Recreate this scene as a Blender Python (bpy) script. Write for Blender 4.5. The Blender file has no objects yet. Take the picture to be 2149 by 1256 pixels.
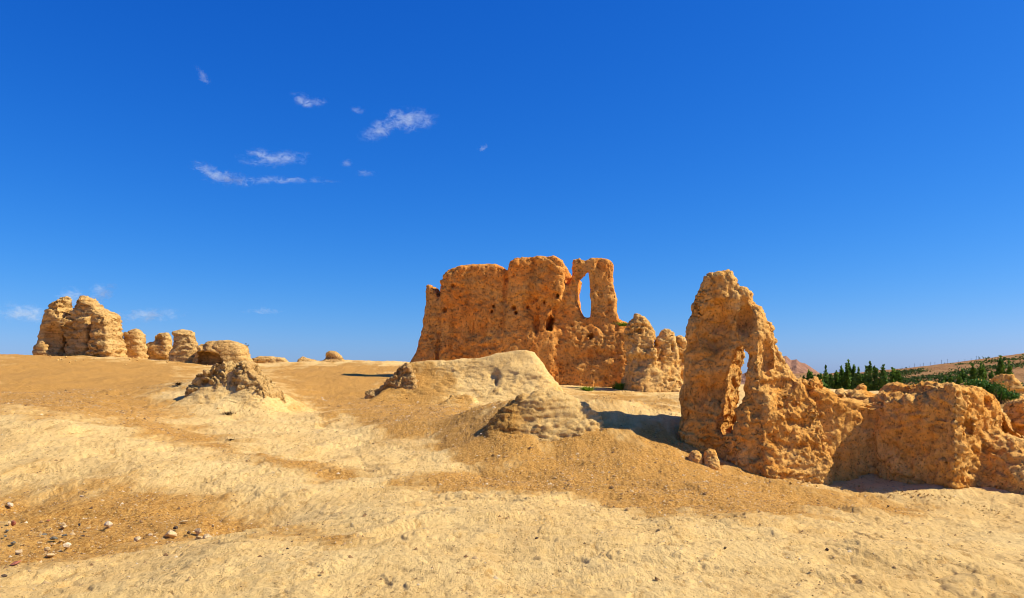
import bpy, bmesh, math, random
import numpy as np
from mathutils import Vector

# ------------------------------------------------------------------ camera, sky, sun, exposure
scene = bpy.context.scene
COL = scene.collection
IMW, IMH, FPX, HORIZ, EYE = 2149.0, 1256.0, 1687.0, 800.0, 1.6
CX, CY = IMW / 2, IMH / 2
cam = bpy.data.cameras.new('camera')
cam.sensor_width = 36.0
cam.lens = 36.0 * FPX / IMW
cam.shift_y = (HORIZ - CY) / IMW
cam.clip_start = 0.1
cam.clip_end = 30000
camo = bpy.data.objects.new('camera', cam)
COL.objects.link(camo)
camo.location = (0, 0, EYE)
camo.rotation_euler = (math.radians(90), 0, 0)
scene.camera = camo

SUN_EL, SUN_AZ = math.radians(45), math.radians(-2)      # azimuth from +X (right) towards +Y (away)
world = bpy.data.worlds.new('World')
scene.world = world
world.use_nodes = True
wn = world.node_tree
wn.nodes.clear()
sky = wn.nodes.new('ShaderNodeTexSky')
sky.sky_type = 'NISHITA'
sky.sun_disc = False
sky.sun_elevation = SUN_EL
sky.sun_rotation = math.radians(90) - SUN_AZ
sky.altitude = 800
sky.air_density = 1.0
sky.dust_density = 1.0
sky.ozone_density = 3.0
hsv = wn.nodes.new('ShaderNodeHueSaturation')
hsv.inputs['Saturation'].default_value = 1.15
hsv.inputs['Value'].default_value = 1.0
bg = wn.nodes.new('ShaderNodeBackground')
bg.inputs['Strength'].default_value = 0.10
wo = wn.nodes.new('ShaderNodeOutputWorld')
wn.links.new(sky.outputs[0], hsv.inputs['Color'])
# the deep, polarised azure of the photograph: one grade for the whole sky, per channel gain * value ^ power
sep = wn.nodes.new('ShaderNodeSeparateColor')
comb = wn.nodes.new('ShaderNodeCombineColor')
wn.links.new(hsv.outputs[0], sep.inputs[0])
for ch, (gain, power) in enumerate(((0.118, 1.88), (0.56, 1.10), (1.92, 0.72))):
    pw = wn.nodes.new('ShaderNodeMath')
    pw.operation = 'POWER'
    pw.inputs[1].default_value = power
    wn.links.new(sep.outputs[ch], pw.inputs[0])
    gn = wn.nodes.new('ShaderNodeMath')
    gn.operation = 'MULTIPLY'
    gn.inputs[1].default_value = gain
    wn.links.new(pw.outputs[0], gn.inputs[0])
    wn.links.new(gn.outputs[0], comb.inputs[ch])
wn.links.new(comb.outputs[0], bg.inputs['Color'])
wn.links.new(bg.outputs[0], wo.inputs['Surface'])

sl = bpy.data.lights.new('sun', 'SUN')
sl.energy = 5.0
sl.angle = math.radians(0.53)
sl.color = (1.0, 0.93, 0.80)
so = bpy.data.objects.new('sun', sl)
COL.objects.link(so)
TOSUN = Vector((math.cos(SUN_EL) * math.cos(SUN_AZ), math.cos(SUN_EL) * math.sin(SUN_AZ), math.sin(SUN_EL)))
so.rotation_euler = TOSUN.to_track_quat('Z', 'Y').to_euler()
so.location = (40, 0, 40)

vs = scene.view_settings
vs.view_transform = 'Standard'
vs.look = 'None'
vs.exposure = 0.32
vs.gamma = 1.0
vs.use_curve_mapping = False
scene.cycles.max_bounces = 6
scene.cycles.diffuse_bounces = 4
scene.cycles.volume_step_rate = 0.5
scene.cycles.use_denoising = True
scene.cycles.denoising_prefilter = 'ACCURATE'
scene.cycles.volume_bounces = 3
scene.cycles.filter_width = 1.05

random.seed(7)
RNG = np.random.RandomState(11)

# ------------------------------------------------------------------ noise (numpy)
_perm = RNG.permutation(256).astype(np.int32)
_perm = np.concatenate([_perm, _perm])
_g = RNG.normal(size=(256, 3)).astype(np.float32)
_g /= np.linalg.norm(_g, axis=1)[:, None]
_jit = RNG.rand(256, 3).astype(np.float32)


def gnoise(p):
    """gradient noise, about -0.7..0.7; p is (N,3)"""
    p = np.asarray(p, np.float32)
    i = np.floor(p).astype(np.int32)
    f = p - i
    i &= 255
    u = f * f * f * (f * (f * 6 - 15) + 10)
    out = 0
    for dx in (0, 1):
        a = _perm[(i[:, 0] + dx) & 255]
        wx = u[:, 0] if dx else 1 - u[:, 0]
        for dy in (0, 1):
            b = _perm[(a + i[:, 1] + dy) & 255]
            wy = u[:, 1] if dy else 1 - u[:, 1]
            for dz in (0, 1):
                h = _perm[(b + i[:, 2] + dz) & 255]
                wz = u[:, 2] if dz else 1 - u[:, 2]
                g = _g[h]
                d = g[:, 0] * (f[:, 0] - dx) + g[:, 1] * (f[:, 1] - dy) + g[:, 2] * (f[:, 2] - dz)
                out = out + wx * wy * wz * d
    return out


def fbm(p, octs=4, gain=0.5, lac=2.03, ridged=False):
    p = np.asarray(p, np.float32)
    a, s, out = 1.0, 0.0, 0
    for k in range(octs):
        n = gnoise(p + 17.3 * k)
        if ridged:
            n = 0.5 - 2.0 * np.abs(n)
        out = out + a * n
        a *= gain
        p = p * lac
    return out


def worley(p):
    """F1, F2 distances"""
    p = np.asarray(p, np.float32)
    i = np.floor(p).astype(np.int32)
    f = p - i
    f1 = np.full(len(p), 9.0, np.float32)
    f2 = f1.copy()
    for dx in (-1, 0, 1):
        a = _perm[(i[:, 0] + dx) & 255]
        for dy in (-1, 0, 1):
            b = _perm[(a + i[:, 1] + dy) & 255]
            for dz in (-1, 0, 1):
                h = _perm[(b + i[:, 2] + dz) & 255]
                j = _jit[h]
                d = (j[:, 0] + dx - f[:, 0]) ** 2 + (j[:, 1] + dy - f[:, 1]) ** 2 + (j[:, 2] + dz - f[:, 2]) ** 2
                m = d < f1
                f2 = np.where(m, f1, np.minimum(f2, d))
                f1 = np.where(m, d, f1)
    return np.sqrt(f1), np.sqrt(f2)


def sstep(a, b, x):
    t = np.clip((x - a) / (b - a), 0, 1)
    return t * t * (3 - 2 * t)


def smax(a, b, k):
    h = np.clip(0.5 + 0.5 * (a - b) / k, 0, 1)
    return b + (a - b) * h + k * h * (1 - h)


def smin(a, b, k):
    return -smax(-a, -b, k)


def poly_sdf(pts, U, V):
    pts = [np.array(p, np.float32) for p in pts]
    d = np.full(np.broadcast(U, V).shape, 1e9, np.float32)
    s = np.ones_like(d)
    n = len(pts)
    for k in range(n):
        a, b = pts[k], pts[k - 1]
        e = b - a
        wx, wy = U - a[0], V - a[1]
        t = np.clip((wx * e[0] + wy * e[1]) / max(float(e @ e), 1e-9), 0, 1)
        d = np.minimum(d, (wx - e[0] * t) ** 2 + (wy - e[1] * t) ** 2)
        c1, c2, c3 = V >= a[1], V < b[1], e[0] * wy > e[1] * wx
        flip = (c1 & c2 & c3) | (~c1 & ~c2 & ~c3)
        s = np.where(flip, -s, s)
    return s * np.sqrt(d)


def surface_nets(F, lo, h):
    F = F.astype(np.float32)
    nx, ny, nz = F.shape
    S = F < 0
    c = np.zeros((nx - 1, ny - 1, nz - 1), np.int8)
    for dx in (0, 1):
        for dy in (0, 1):
            for dz in (0, 1):
                c += S[dx:nx - 1 + dx, dy:ny - 1 + dy, dz:nz - 1 + dz]
    act = (c > 0) & (c < 8)
    ii = np.argwhere(act)
    idx = np.full(act.shape, -1, np.int32)
    idx[act] = np.arange(len(ii))
    corner = {}
    for dx in (0, 1):
        for dy in (0, 1):
            for dz in (0, 1):
                corner[(dx, dy, dz)] = F[ii[:, 0] + dx, ii[:, 1] + dy, ii[:, 2] + dz]
    acc = np.zeros((len(ii), 3), np.float32)
    cnt = np.zeros(len(ii), np.float32)
    for ax in range(3):
        o = [a for a in range(3) if a != ax]
        for p in (0, 1):
            for q in (0, 1):
                a = [0, 0, 0]
                a[o[0]], a[o[1]] = p, q
                b = list(a)
                b[ax] = 1
                fa, fb = corner[tuple(a)], corner[tuple(b)]
                m = (fa < 0) != (fb < 0)
                t = np.where(m, fa / np.where(m, fa - fb, 1), 0)
                pt = np.tile(np.array(a, np.float32), (len(ii), 1))
                pt[:, ax] = t
                acc += pt * m[:, None]
                cnt += m
    V = (ii + acc / cnt[:, None]) * h + np.array(lo, np.float32)
    quads = []
    for ax in range(3):
        o = [(1, 2), (2, 0), (0, 1)][ax]
        sl0 = [slice(None)] * 3
        sl1 = [slice(None)] * 3
        sl0[ax], sl1[ax] = slice(0, -1), slice(1, None)
        A, B = S[tuple(sl0)], S[tuple(sl1)]
        e = np.argwhere(A != B)
        ok = np.ones(len(e), bool)
        for k in o:
            ok &= (e[:, k] > 0) & (e[:, k] < F.shape[k] - 1)
        e = e[ok]
        inside_first = S[e[:, 0], e[:, 1], e[:, 2]]
        q = []
        for (p, r) in ((0, 0), (1, 0), (1, 1), (0, 1)):
            g = e.copy()
            g[:, o[0]] -= 1 - p
            g[:, o[1]] -= 1 - r
            q.append(idx[g[:, 0], g[:, 1], g[:, 2]])
        q = np.stack(q, 1)
        q[~inside_first] = q[~inside_first][:, ::-1]
        quads.append(q)
    return V, np.concatenate(quads)


def vnormals(V, Q):
    a = V[Q[:, 2]] - V[Q[:, 0]]
    b = V[Q[:, 3]] - V[Q[:, 1]]
    n = np.cross(a, b)
    N = np.zeros_like(V)
    for k in range(4):
        for c in range(3):
            N[:, c] += np.bincount(Q[:, k], n[:, c], len(V)).astype(np.float32)
    return N / np.maximum(np.linalg.norm(N, axis=1), 1e-9)[:, None]


# ------------------------------------------------------------------ object helpers
def mesh_from(name, V, Q, mat, smooth=True):
    me = bpy.data.meshes.new(name)
    V = np.asarray(V, np.float32)
    Q = np.asarray(Q, np.int32)
    n, k = Q.shape
    me.vertices.add(len(V))
    me.vertices.foreach_set('co', V.ravel())
    me.loops.add(n * k)
    me.loops.foreach_set('vertex_index', Q.ravel())
    me.polygons.add(n)
    me.polygons.foreach_set('loop_start', np.arange(0, n * k, k, dtype=np.int32))
    me.polygons.foreach_set('loop_total', np.full(n, k, np.int32))
    me.update(calc_edges=True)
    if smooth:
        me.polygons.foreach_set('use_smooth', np.ones(n, bool))
    if mat:
        me.materials.append(mat)
    return me


def link(name, me, parent=None, loc=(0, 0, 0), rot=(0, 0, 0), scale=(1, 1, 1)):
    o = bpy.data.objects.new(name, me)
    COL.objects.link(o)
    o.location = loc
    o.rotation_euler = rot
    o.scale = scale
    if parent:
        o.parent = parent
    return o


def tag(o, label, cat, group=None):
    o['label'] = label
    o['category'] = cat
    if group:
        o['group'] = group
    return o


def struct(o, label=None):
    o['kind'] = 'structure'
    if label:
        o['label'] = label
    return o


def ray(px, py):
    return (px - CX) / FPX, (HORIZ - py) / FPX


def at(px, py, d):
    k, s = ray(px, py)
    return Vector((k * d, d, EYE + s * d))


# ------------------------------------------------------------------ materials
def new_mat(name):
    m = bpy.data.materials.new(name)
    m.use_nodes = True
    nt = m.node_tree
    b = nt.nodes['Principled BSDF']
    b.inputs['Roughness'].default_value = 0.95
    b.inputs['Specular IOR Level'].default_value = 0.08
    return m, nt, b


def N(nt, kind, **kw):
    n = nt.nodes.new(kind)
    for k, v in kw.items():
        if k in n.inputs:
            n.inputs[k].default_value = v
        else:
            setattr(n, k, v)
    return n


def noise_node(nt, vec, scale, detail=4, rough=0.6, dist=0.0):
    n = N(nt, 'ShaderNodeTexNoise', Scale=scale, Detail=detail, Roughness=rough, Distortion=dist)
    nt.links.new(vec, n.inputs['Vector'])
    return n.outputs['Fac']


def ramp(nt, fac, stops, interp='LINEAR'):
    r = nt.nodes.new('ShaderNodeValToRGB')
    r.color_ramp.interpolation = interp
    els = r.color_ramp.elements
    while len(els) < len(stops):
        els.new(0.5)
    for e, (p, c) in zip(els, stops):
        e.position = p
        e.color = tuple(c) + (1,) if len(c) == 3 else c
    nt.links.new(fac, r.inputs[0])
    return r.outputs[0]


def mix(nt, fac, a, b, mode='MIX'):
    m = nt.nodes.new('ShaderNodeMix')
    m.data_type = 'RGBA'
    m.blend_type = mode
    for sock, v in ((m.inputs[0], fac), (m.inputs[6], a), (m.inputs[7], b)):
        if isinstance(v, (int, float)):
            sock.default_value = v
        elif isinstance(v, tuple):
            sock.default_value = v + (1,) if len(v) == 3 else v
        else:
            nt.links.new(v, sock)
    return m.outputs[2]


def math_n(nt, op, a, b=0.0, clamp=False):
    m = nt.nodes.new('ShaderNodeMath')
    m.operation = op
    m.use_clamp = clamp
    for sock, v in ((m.inputs[0], a), (m.inputs[1], b)):
        if isinstance(v, (int, float)):
            sock.default_value = v
        else:
            nt.links.new(v, sock)
    return m.outputs[0]


def bump_chain(nt, b, heights):
    """heights: list of (socket, strength, distance)"""
    prev = None
    for h, s, d in heights:
        bn = N(nt, 'ShaderNodeBump', Strength=s, Distance=d)
        nt.links.new(h, bn.inputs['Height'])
        if prev:
            nt.links.new(prev, bn.inputs['Normal'])
        prev = bn.outputs[0]
    nt.links.new(prev, b.inputs['Normal'])


def earth_mat(name, ca, cb, cc, fine=14.0, bump=0.03, strata=0.0, big=0.55, streaks=0.0):
    """rammed and carved earth: ca main, cb second tone, cc darker crust and pits"""
    m, nt, b = new_mat(name)
    geo = nt.nodes.new('ShaderNodeNewGeometry')
    pos = geo.outputs['Position']
    n1 = noise_node(nt, pos, big, 6, 0.7, 0.5)
    n2 = noise_node(nt, pos, fine * 0.35, 7, 0.8, 0.4)
    n3 = noise_node(nt, pos, fine, 2, 0.7)
    c = ramp(nt, n1, [(0.38, ca), (0.62, cb)])
    c2 = ramp(nt, n2, [(0.36, (0.58, 0.50, 0.42)), (0.52, (1.04, 1.04, 1.04)), (0.68, (1.24, 1.26, 1.32))])
    c = mix(nt, 0.75, c, c2, 'MULTIPLY')
    st = ramp(nt, n3, [(0.34, (1, 1, 1)), (0.43, (0, 0, 0))])
    c = mix(nt, math_n(nt, 'MULTIPLY', st, 0.75), c, cc)
    if strata > 0:
        mp = N(nt, 'ShaderNodeMapping')
        mp.inputs['Scale'].default_value = (0.35, 0.35, 5.0)
        nt.links.new(pos, mp.inputs['Vector'])
        n4 = noise_node(nt, mp.outputs[0], 1.0, 6, 0.75, 0.3)
        c4 = ramp(nt, n4, [(0.40, (0.50, 0.42, 0.34)), (0.52, (1.05, 1.05, 1.05))])
        c = mix(nt, strata, c, c4, 'MULTIPLY')
    if streaks > 0:                                           # rain-washed runs down the face
        mp = N(nt, 'ShaderNodeMapping')
        mp.inputs['Scale'].default_value = (1.6, 1.6, 0.22)
        nt.links.new(pos, mp.inputs['Vector'])
        n5 = noise_node(nt, mp.outputs[0], 1.0, 6, 0.7, 0.4)
        c = mix(nt, streaks, c, ramp(nt, n5, [(0.36, (0.58, 0.50, 0.44)), (0.50, (1.0, 1.0, 1.0)), (0.66, (1.15, 1.2, 1.25))]), 'MULTIPLY')
    nt.links.new(c, b.inputs['Base Color'])
    bump_chain(nt, b, [(n2, 1.0, bump * 2.6), (n3, 1.0, bump * 1.1)])
    return m


M_WALL = earth_mat('red_earth', (0.86, 0.31, 0.050), (0.80, 0.40, 0.095), (0.20, 0.070, 0.018), 9.0, 0.045, streaks=0.55)
M_ARCH = earth_mat('orange_earth', (0.82, 0.36, 0.058), (0.84, 0.50, 0.15), (0.24, 0.10, 0.025), 18.0, 0.022)
M_TAN = earth_mat('tan_earth', (0.70, 0.40, 0.12), (0.72, 0.455, 0.16), (0.24, 0.13, 0.04), 6.0, 0.06, strata=0.6)
M_LOW = earth_mat('low_wall_earth', (0.86, 0.38, 0.062), (0.86, 0.51, 0.15), (0.26, 0.11, 0.03), 18.0, 0.022)
M_MOUND = earth_mat('pale_earth', (0.80, 0.53, 0.18), (0.72, 0.43, 0.13), (0.34, 0.18, 0.055), 12.0, 0.03)


M_STUMP = earth_mat('crusted_earth', (0.72, 0.47, 0.17), (0.58, 0.34, 0.11), (0.13, 0.07, 0.025), 14.0, 0.035)


def ground_mat():
    m, nt, b = new_mat('desert_ground')
    geo = nt.nodes.new('ShaderNodeNewGeometry')
    pos = geo.outputs['Position']
    at_ = N(nt, 'ShaderNodeAttribute', attribute_name='gravel')
    br = at_.outputs['Fac']
    mp = N(nt, 'ShaderNodeMapping')
    mp.inputs['Scale'].default_value = (1.0, 0.35, 1.0)
    mp.inputs['Rotation'].default_value = (0, 0, 1.15)
    nt.links.new(pos, mp.inputs['Vector'])
    nA = noise_node(nt, mp.outputs[0], 1.6, 8, 0.72, 0.6)
    nB = noise_node(nt, pos, 26.0, 5, 0.8)
    nC = noise_node(nt, pos, 0.35, 4, 0.6)
    nD = noise_node(nt, mp.outputs[0], 9.0, 6, 0.75, 0.3)
    # edge of the gravel broken up
    e = math_n(nt, 'ADD', br, math_n(nt, 'MULTIPLY', math_n(nt, 'SUBTRACT', nA, 0.5), 1.35))
    e = math_n(nt, 'ADD', e, math_n(nt, 'MULTIPLY', math_n(nt, 'SUBTRACT', nD, 0.5), 0.9))
    e = math_n(nt, 'ADD', e, math_n(nt, 'MULTIPLY', math_n(nt, 'SUBTRACT', nB, 0.5), 1.0))
    msk = ramp(nt, e, [(0.16, (0, 0, 0)), (0.36, (0.45, 0.45, 0.45)), (0.62, (1, 1, 1))])
    pale = ramp(nt, nC, [(0.35, (0.80, 0.545, 0.205)), (0.65, (0.74, 0.465, 0.155))])
    pale = mix(nt, 0.8, pale, ramp(nt, nD, [(0.34, (0.60, 0.48, 0.34)), (0.46, (1.0, 1.0, 1.0)), (0.70, (1.08, 1.10, 1.14))]), 'MULTIPLY')
    grav = ramp(nt, nB, [(0.34, (0.20, 0.08, 0.018)), (0.47, (0.47, 0.225, 0.045)), (0.62, (0.68, 0.385, 0.10))])
    spk = ramp(nt, noise_node(nt, pos, 20.0, 3, 0.75), [(0.33, (1, 1, 1)), (0.39, (0, 0, 0))])
    pale = mix(nt, math_n(nt, 'MULTIPLY', spk, 0.75), pale, (0.26, 0.14, 0.05))
    c = mix(nt, msk, pale, grav)
    nt.links.new(c, b.inputs['Base Color'])
    bump_chain(nt, b, [(nA, 1.0, 0.09), (nD, 0.9, 0.04), (nB, 0.9, 0.016)])
    return m


M_GROUND = ground_mat()


def plain_mat(name, col, var=0.25, scale=20.0, rough=0.9):
    m, nt, b = new_mat(name)
    tc = nt.nodes.new('ShaderNodeTexCoord')
    n = noise_node(nt, tc.outputs['Object'], scale, 4, 0.7)
    lo = tuple(c * (1 - var) for c in col)
    hi = tuple(min(1, c * (1 + var)) for c in col)
    nt.links.new(ramp(nt, n, [(0.35, lo), (0.65, hi)]), b.inputs['Base Color'])
    b.inputs['Roughness'].default_value = rough
    bump_chain(nt, b, [(n, 0.6, 0.01)])
    return m


def leaf_mat(name, lo, hi, scale=0.5):
    m, nt, b = new_mat(name)
    geo = nt.nodes.new('ShaderNodeNewGeometry')
    n = noise_node(nt, geo.outputs['Position'], scale, 4, 0.7)
    c = ramp(nt, n, [(0.35, lo), (0.65, hi)])
    nt.links.new(c, b.inputs['Base Color'])
    b.inputs['Roughness'].default_value = 0.6
    tr = nt.nodes.new('ShaderNodeBsdfTranslucent')
    nt.links.new(c, tr.inputs['Color'])
    mx = nt.nodes.new('ShaderNodeMixShader')
    mx.inputs[0].default_value = 0.3
    out = nt.nodes['Material Output']
    nt.links.new(b.outputs[0], mx.inputs[1])
    nt.links.new(tr.outputs[0], mx.inputs[2])
    nt.links.new(mx.outputs[0], out.inputs['Surface'])
    return m


# ------------------------------------------------------------------ ground: one sheet, shaped through control points
# (px, py, metres ahead) of points on the ground
CTRL = [
    (-300, 1256, 5.4), (0, 1256, 5.5), (500, 1256, 5.3), (1074, 1256, 5.2), (1600, 1256, 5.4), (1900, 1240, 6.2), (2149, 1250, 6.4), (2400, 1260, 6.6),
    (0, 1195, 6.6), (180, 1180, 6.9), (500, 1134, 7.1), (900, 1112, 7.9), (1250, 1118, 7.9), (1500, 1140, 7.6), (1800, 1150, 7.8),
    (0, 1160, 8.0), (200, 1150, 8.3), (380, 1128, 9.1), (560, 1105, 9.8), (0, 1040, 11.2), (300, 1035, 11.2), (600, 1040, 11),
    (-300, 870, 17.5), (0, 870, 17), (200, 890, 16.6), (380, 930, 15.4), (600, 975, 13.9), (830, 1020, 12.2), (1000, 1040, 11.3),
    (-300, 838, 24), (0, 838, 24), (200, 850, 22), (450, 925, 17.6), (650, 965, 16), (900, 980, 14.6),
    (-300, 735, 54), (0, 736, 54), (130, 740, 57), (300, 748, 57), (500, 760, 57), (650, 758, 58), (760, 752, 60), (840, 763, 56),
    (-300, 790, 36), (0, 785, 36), (250, 790, 37), (400, 800, 35), (700, 795, 42), (700, 865, 26.5), (480, 872, 24), (600, 850, 29), (800, 830, 34),
    (900, 855, 29), (1000, 900, 23), (950, 830, 33), (1150, 832, 33), (1200, 812, 42), (1330, 817, 42), (1430, 822, 40), (1300, 845, 30), (1400, 855, 27),
    (1400, 900, 17.4), (1470, 926, 17.2), (1510, 934, 17.2), (1440, 948, 16.2), (1620, 990, 16.3), (1715, 1010, 16.3),
    (1280, 914, 16.6), (1150, 926, 16.6), (960, 945, 16.4), (1010, 915, 16.9), (1030, 885, 17.3), (985, 880, 18.6), (1010, 846, 20.2), (1060, 838, 20), (1300, 960, 15.2), (950, 852, 24),
    (1790, 1016, 16.4), (1850, 1022, 16.1), (2005, 1038, 15.2), (2149, 1088, 12.6), (2149, 1010, 16.5), (2400, 1090, 13), (2300, 1000, 18),
    (1000, 1000, 14), (1300, 1000, 14), (1500, 1060, 11.5), (1200, 1080, 9.9), (1700, 1090, 10.8), (2000, 1130, 9.6), (2149, 1150, 9.0), (2400, 1160, 9.0),
    (480, 800, 27.6), (430, 832, 26.3), (540, 840, 26.3), (480, 862, 25.2), (395, 850, 25.8), (605, 872, 25.8), (340, 862, 25), (480, 800, 33),
    (1240, 850, 18.5), (1330, 866, 18.2), (1430, 880, 18.0), (1200, 836, 20.5),
    (1800, 860, 26), (2050, 860, 27), (2300, 860, 27), (1600, 830, 40), (1800, 830, 45), (2149, 840, 45),
]
_ca, _ct, _cz = [], [], []
for px, py, d in CTRL:
    p = at(px, py, d)
    _ca.append(math.atan2(p.x, p.y))
    _ct.append(math.log(math.hypot(p.x, p.y)))
    _cz.append(p.z)
KA = 2.2
_P = np.stack([np.array(_ca) * KA, np.array(_ct)], 1)


def _tps(r2):
    return np.where(r2 > 1e-12, 0.5 * r2 * np.log(np.maximum(r2, 1e-12)), 0)


_n = len(_P)
_K = _tps(((_P[:, None] - _P[None]) ** 2).sum(-1)) + np.eye(_n) * 0.004
_A = np.zeros((_n + 3, _n + 3))
_A[:_n, :_n] = _K
_A[:_n, _n] = 1
_A[:_n, _n + 1:] = _P
_A[_n, :_n] = 1
_A[_n + 1:, :_n] = _P.T
_W = np.linalg.solve(_A, np.concatenate([_cz, [0, 0, 0]]))
T_FAR = math.log(60.0)


def ground_base(x, y):
    x = np.asarray(x, np.float64)
    y = np.asarray(y, np.float64)
    r = np.hypot(x, y)
    a = np.arctan2(x, y)
    t = np.log(np.maximum(r, 0.3))
    tc = np.clip(t, math.log(5.0), T_FAR)
    ac = np.clip(a, -0.78, 0.78)
    q = np.stack([ac * KA, tc], -1).reshape(-1, 2)
    z = np.empty(len(q))
    for s in range(0, len(q), 60000):
        c = q[s:s + 60000]
        r2 = ((c[:, None, :] - _P[None]) ** 2).sum(-1)
        z[s:s + 60000] = _tps(r2) @ _W[:_n] + _W[_n] + c @ _W[_n + 1:]
    z = z.reshape(x.shape)
    back = sstep(0.8, 1.6, np.abs(a))                     # behind and beside the camera: level ground
    z = z * (1 - back) + 0.05 * back
    near = sstep(math.log(5.0), math.log(3.0), t)
    z = z * (1 - near) + 0.1 * near
    far = sstep(math.log(58), math.log(140), t)           # the plateau ends and drops to a valley
    z = z * (1 - far) + (-15.0) * far
    return z


def ground_relief(x, y, gravel=None):
    """uneven crust: dents, flow lines and small ledges"""
    r = np.hypot(x, y)
    p = np.stack([x, y, np.zeros_like(x)], 1).astype(np.float32)
    fade = 1 - sstep(90, 200, r)
    z = 0.16 * fbm(p * 0.28, 3)
    ang = 1.15
    c, s = math.cos(ang), math.sin(ang)
    q = np.stack([(p[:, 0] * c - p[:, 1] * s), (p[:, 0] * s + p[:, 1] * c) * 0.4, p[:, 2]], 1)
    warp = fbm(p * 0.5, 2)
    q = q + warp[:, None] * 0.8
    z = z + 0.034 * fbm(q * 1.3, 5, 0.6, ridged=True) * (0.35 + np.clip(0.8 + 1.6 * gnoise(p * 0.21 + 5), 0, 1.6))
    tz = fbm(q * np.array([0.5, 0.7, 1], np.float32) + 2.5, 4, 0.55) * 7.0
    ti = np.floor(tz)
    z = z + 0.022 * (ti + sstep(0.86, 1.0, tz - ti)) * (1 - sstep(25, 45, r))
    z = z + 0.05 * fbm(np.stack([p[:, 0] * 1.1 + 0.5 * warp, p[:, 1] * 0.28, p[:, 2]], 1), 3, 0.5)
    pit = fbm(p * 4.2 + 3, 3, 0.6)
    z = z - 0.014 * sstep(0.22, 0.6, pit)
    if gravel is not None:
        z = z * 1.0 - 0.03 * gravel
    # crumbled slope at the lower right
    k = sstep(1.7, 2.9, x) * sstep(9.0, 6.2, y) * (y > 0)
    on = np.nonzero(k > 0.01)[0]
    if len(on):
        f1, f2 = worley(np.stack([q[on, 0] * 3.4, q[on, 1] * 6.0, q[on, 2]], 1))
        z[on] += k[on] * (0.08 * (0.5 - f1) - 0.13 * np.clip(0.2 - (f2 - f1), 0, 1))
    z = z + 0.012 * fbm(p * 11.0, 3, 0.6) * (1 - sstep(20, 50, r))
    return z * fade


def ground_z(x, y):
    xa, ya = np.array([float(x)]), np.array([float(y)])
    return float(ground_base(xa, ya)[0] + ground_relief(xa, ya)[0])


def on_ground(px, py, dmin=4.5, dmax=70, steps=700):
    """first hit of the pixel's ray with the ground"""
    k, s = ray(px, py)
    d = np.exp(np.linspace(math.log(dmin), math.log(dmax), 220))
    below = (EYE + s * d) < ground_base(k * d, d) + 0.03
    i = int(np.argmax(below)) if below.any() else len(d) - 1
    d = np.linspace(d[max(i - 4, 0)], d[min(i + 6, len(d) - 1)], 24)          # then with the fine relief
    z = ground_base(k * d, d) + ground_relief(k * d, d)
    below = (EYE + s * d) < z
    i = int(np.argmax(below)) if below.any() else len(d) - 1
    return Vector((k * d[i], d[i], float(z[i])))


def warped(px, py):
    p = on_ground(px, py, steps=300)
    return (math.atan2(p.x, p.y) * KA, math.log(math.hypot(p.x, p.y)))


GRAVEL_PX = [
    ([(-60, 742), (180, 752), (420, 765), (400, 800), (330, 825), (380, 850), (330, 880), (395, 905), (440, 920), (560, 958), (700, 985), (860, 1008), (830, 1018), (600, 970), (380, 925), (200, 882), (-60, 862)], 0.85),
    ([(560, 775), (700, 765), (850, 772), (800, 800), (765, 822), (880, 828), (940, 835), (1080, 842), (1020, 872), (1110, 900), (1240, 905), (1300, 918), (1500, 962), (1620, 1000), (1780, 1040), (1900, 1068), (1830, 1072), (1680, 1062), (1560, 1085), (1400, 1075), (1240, 1050), (1060, 1030), (900, 1015), (1040, 985), (960, 945), (860, 905), (760, 880), (660, 850), (600, 815)], 1.0),
    ([(-60, 1042), (140, 1040), (240, 1036), (330, 1046), (470, 1050), (520, 1085), (500, 1120), (400, 1130), (300, 1140), (190, 1165), (60, 1185), (-60, 1192)], 0.85),
    ([(600, 790), (830, 775), (780, 815), (900, 835), (1050, 850), (1010, 905), (1050, 960), (1250, 935), (1420, 960), (1560, 1010), (1640, 1045), (1420, 1050), (1180, 1010), (1000, 965), (880, 915), (760, 878), (660, 840)], 1.25),
    ([(-60, 752), (300, 760), (380, 790), (300, 830), (330, 870), (200, 868), (-60, 850)], 1.0),
    ([(1190, 825), (1300, 822), (1430, 835), (1420, 860), (1330, 855), (1240, 850)], 0.7),
    ([(560, 1118), (650, 1122), (720, 1130), (640, 1134), (570, 1132)], 0.7),
]


_GP = []


def gravel_at(X, Y):
    if not _GP:
        _GP.extend(([warped(*q) for q in pts], amt) for pts, amt in GRAVEL_PX)
    A, T = np.arctan2(X, Y) * KA, np.log(np.maximum(np.hypot(X, Y), 0.3))
    g = np.full(len(X), 0.10)
    wob = fbm(np.stack([X * 0.8, Y * 0.5, 0 * X], 1), 5, 0.65) * 0.13
    for pts, amt in _GP:
        d = poly_sdf(pts, A, T)
        g = np.maximum(g, amt * sstep(0.16, -0.14, d + wob))
    return g


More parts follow.
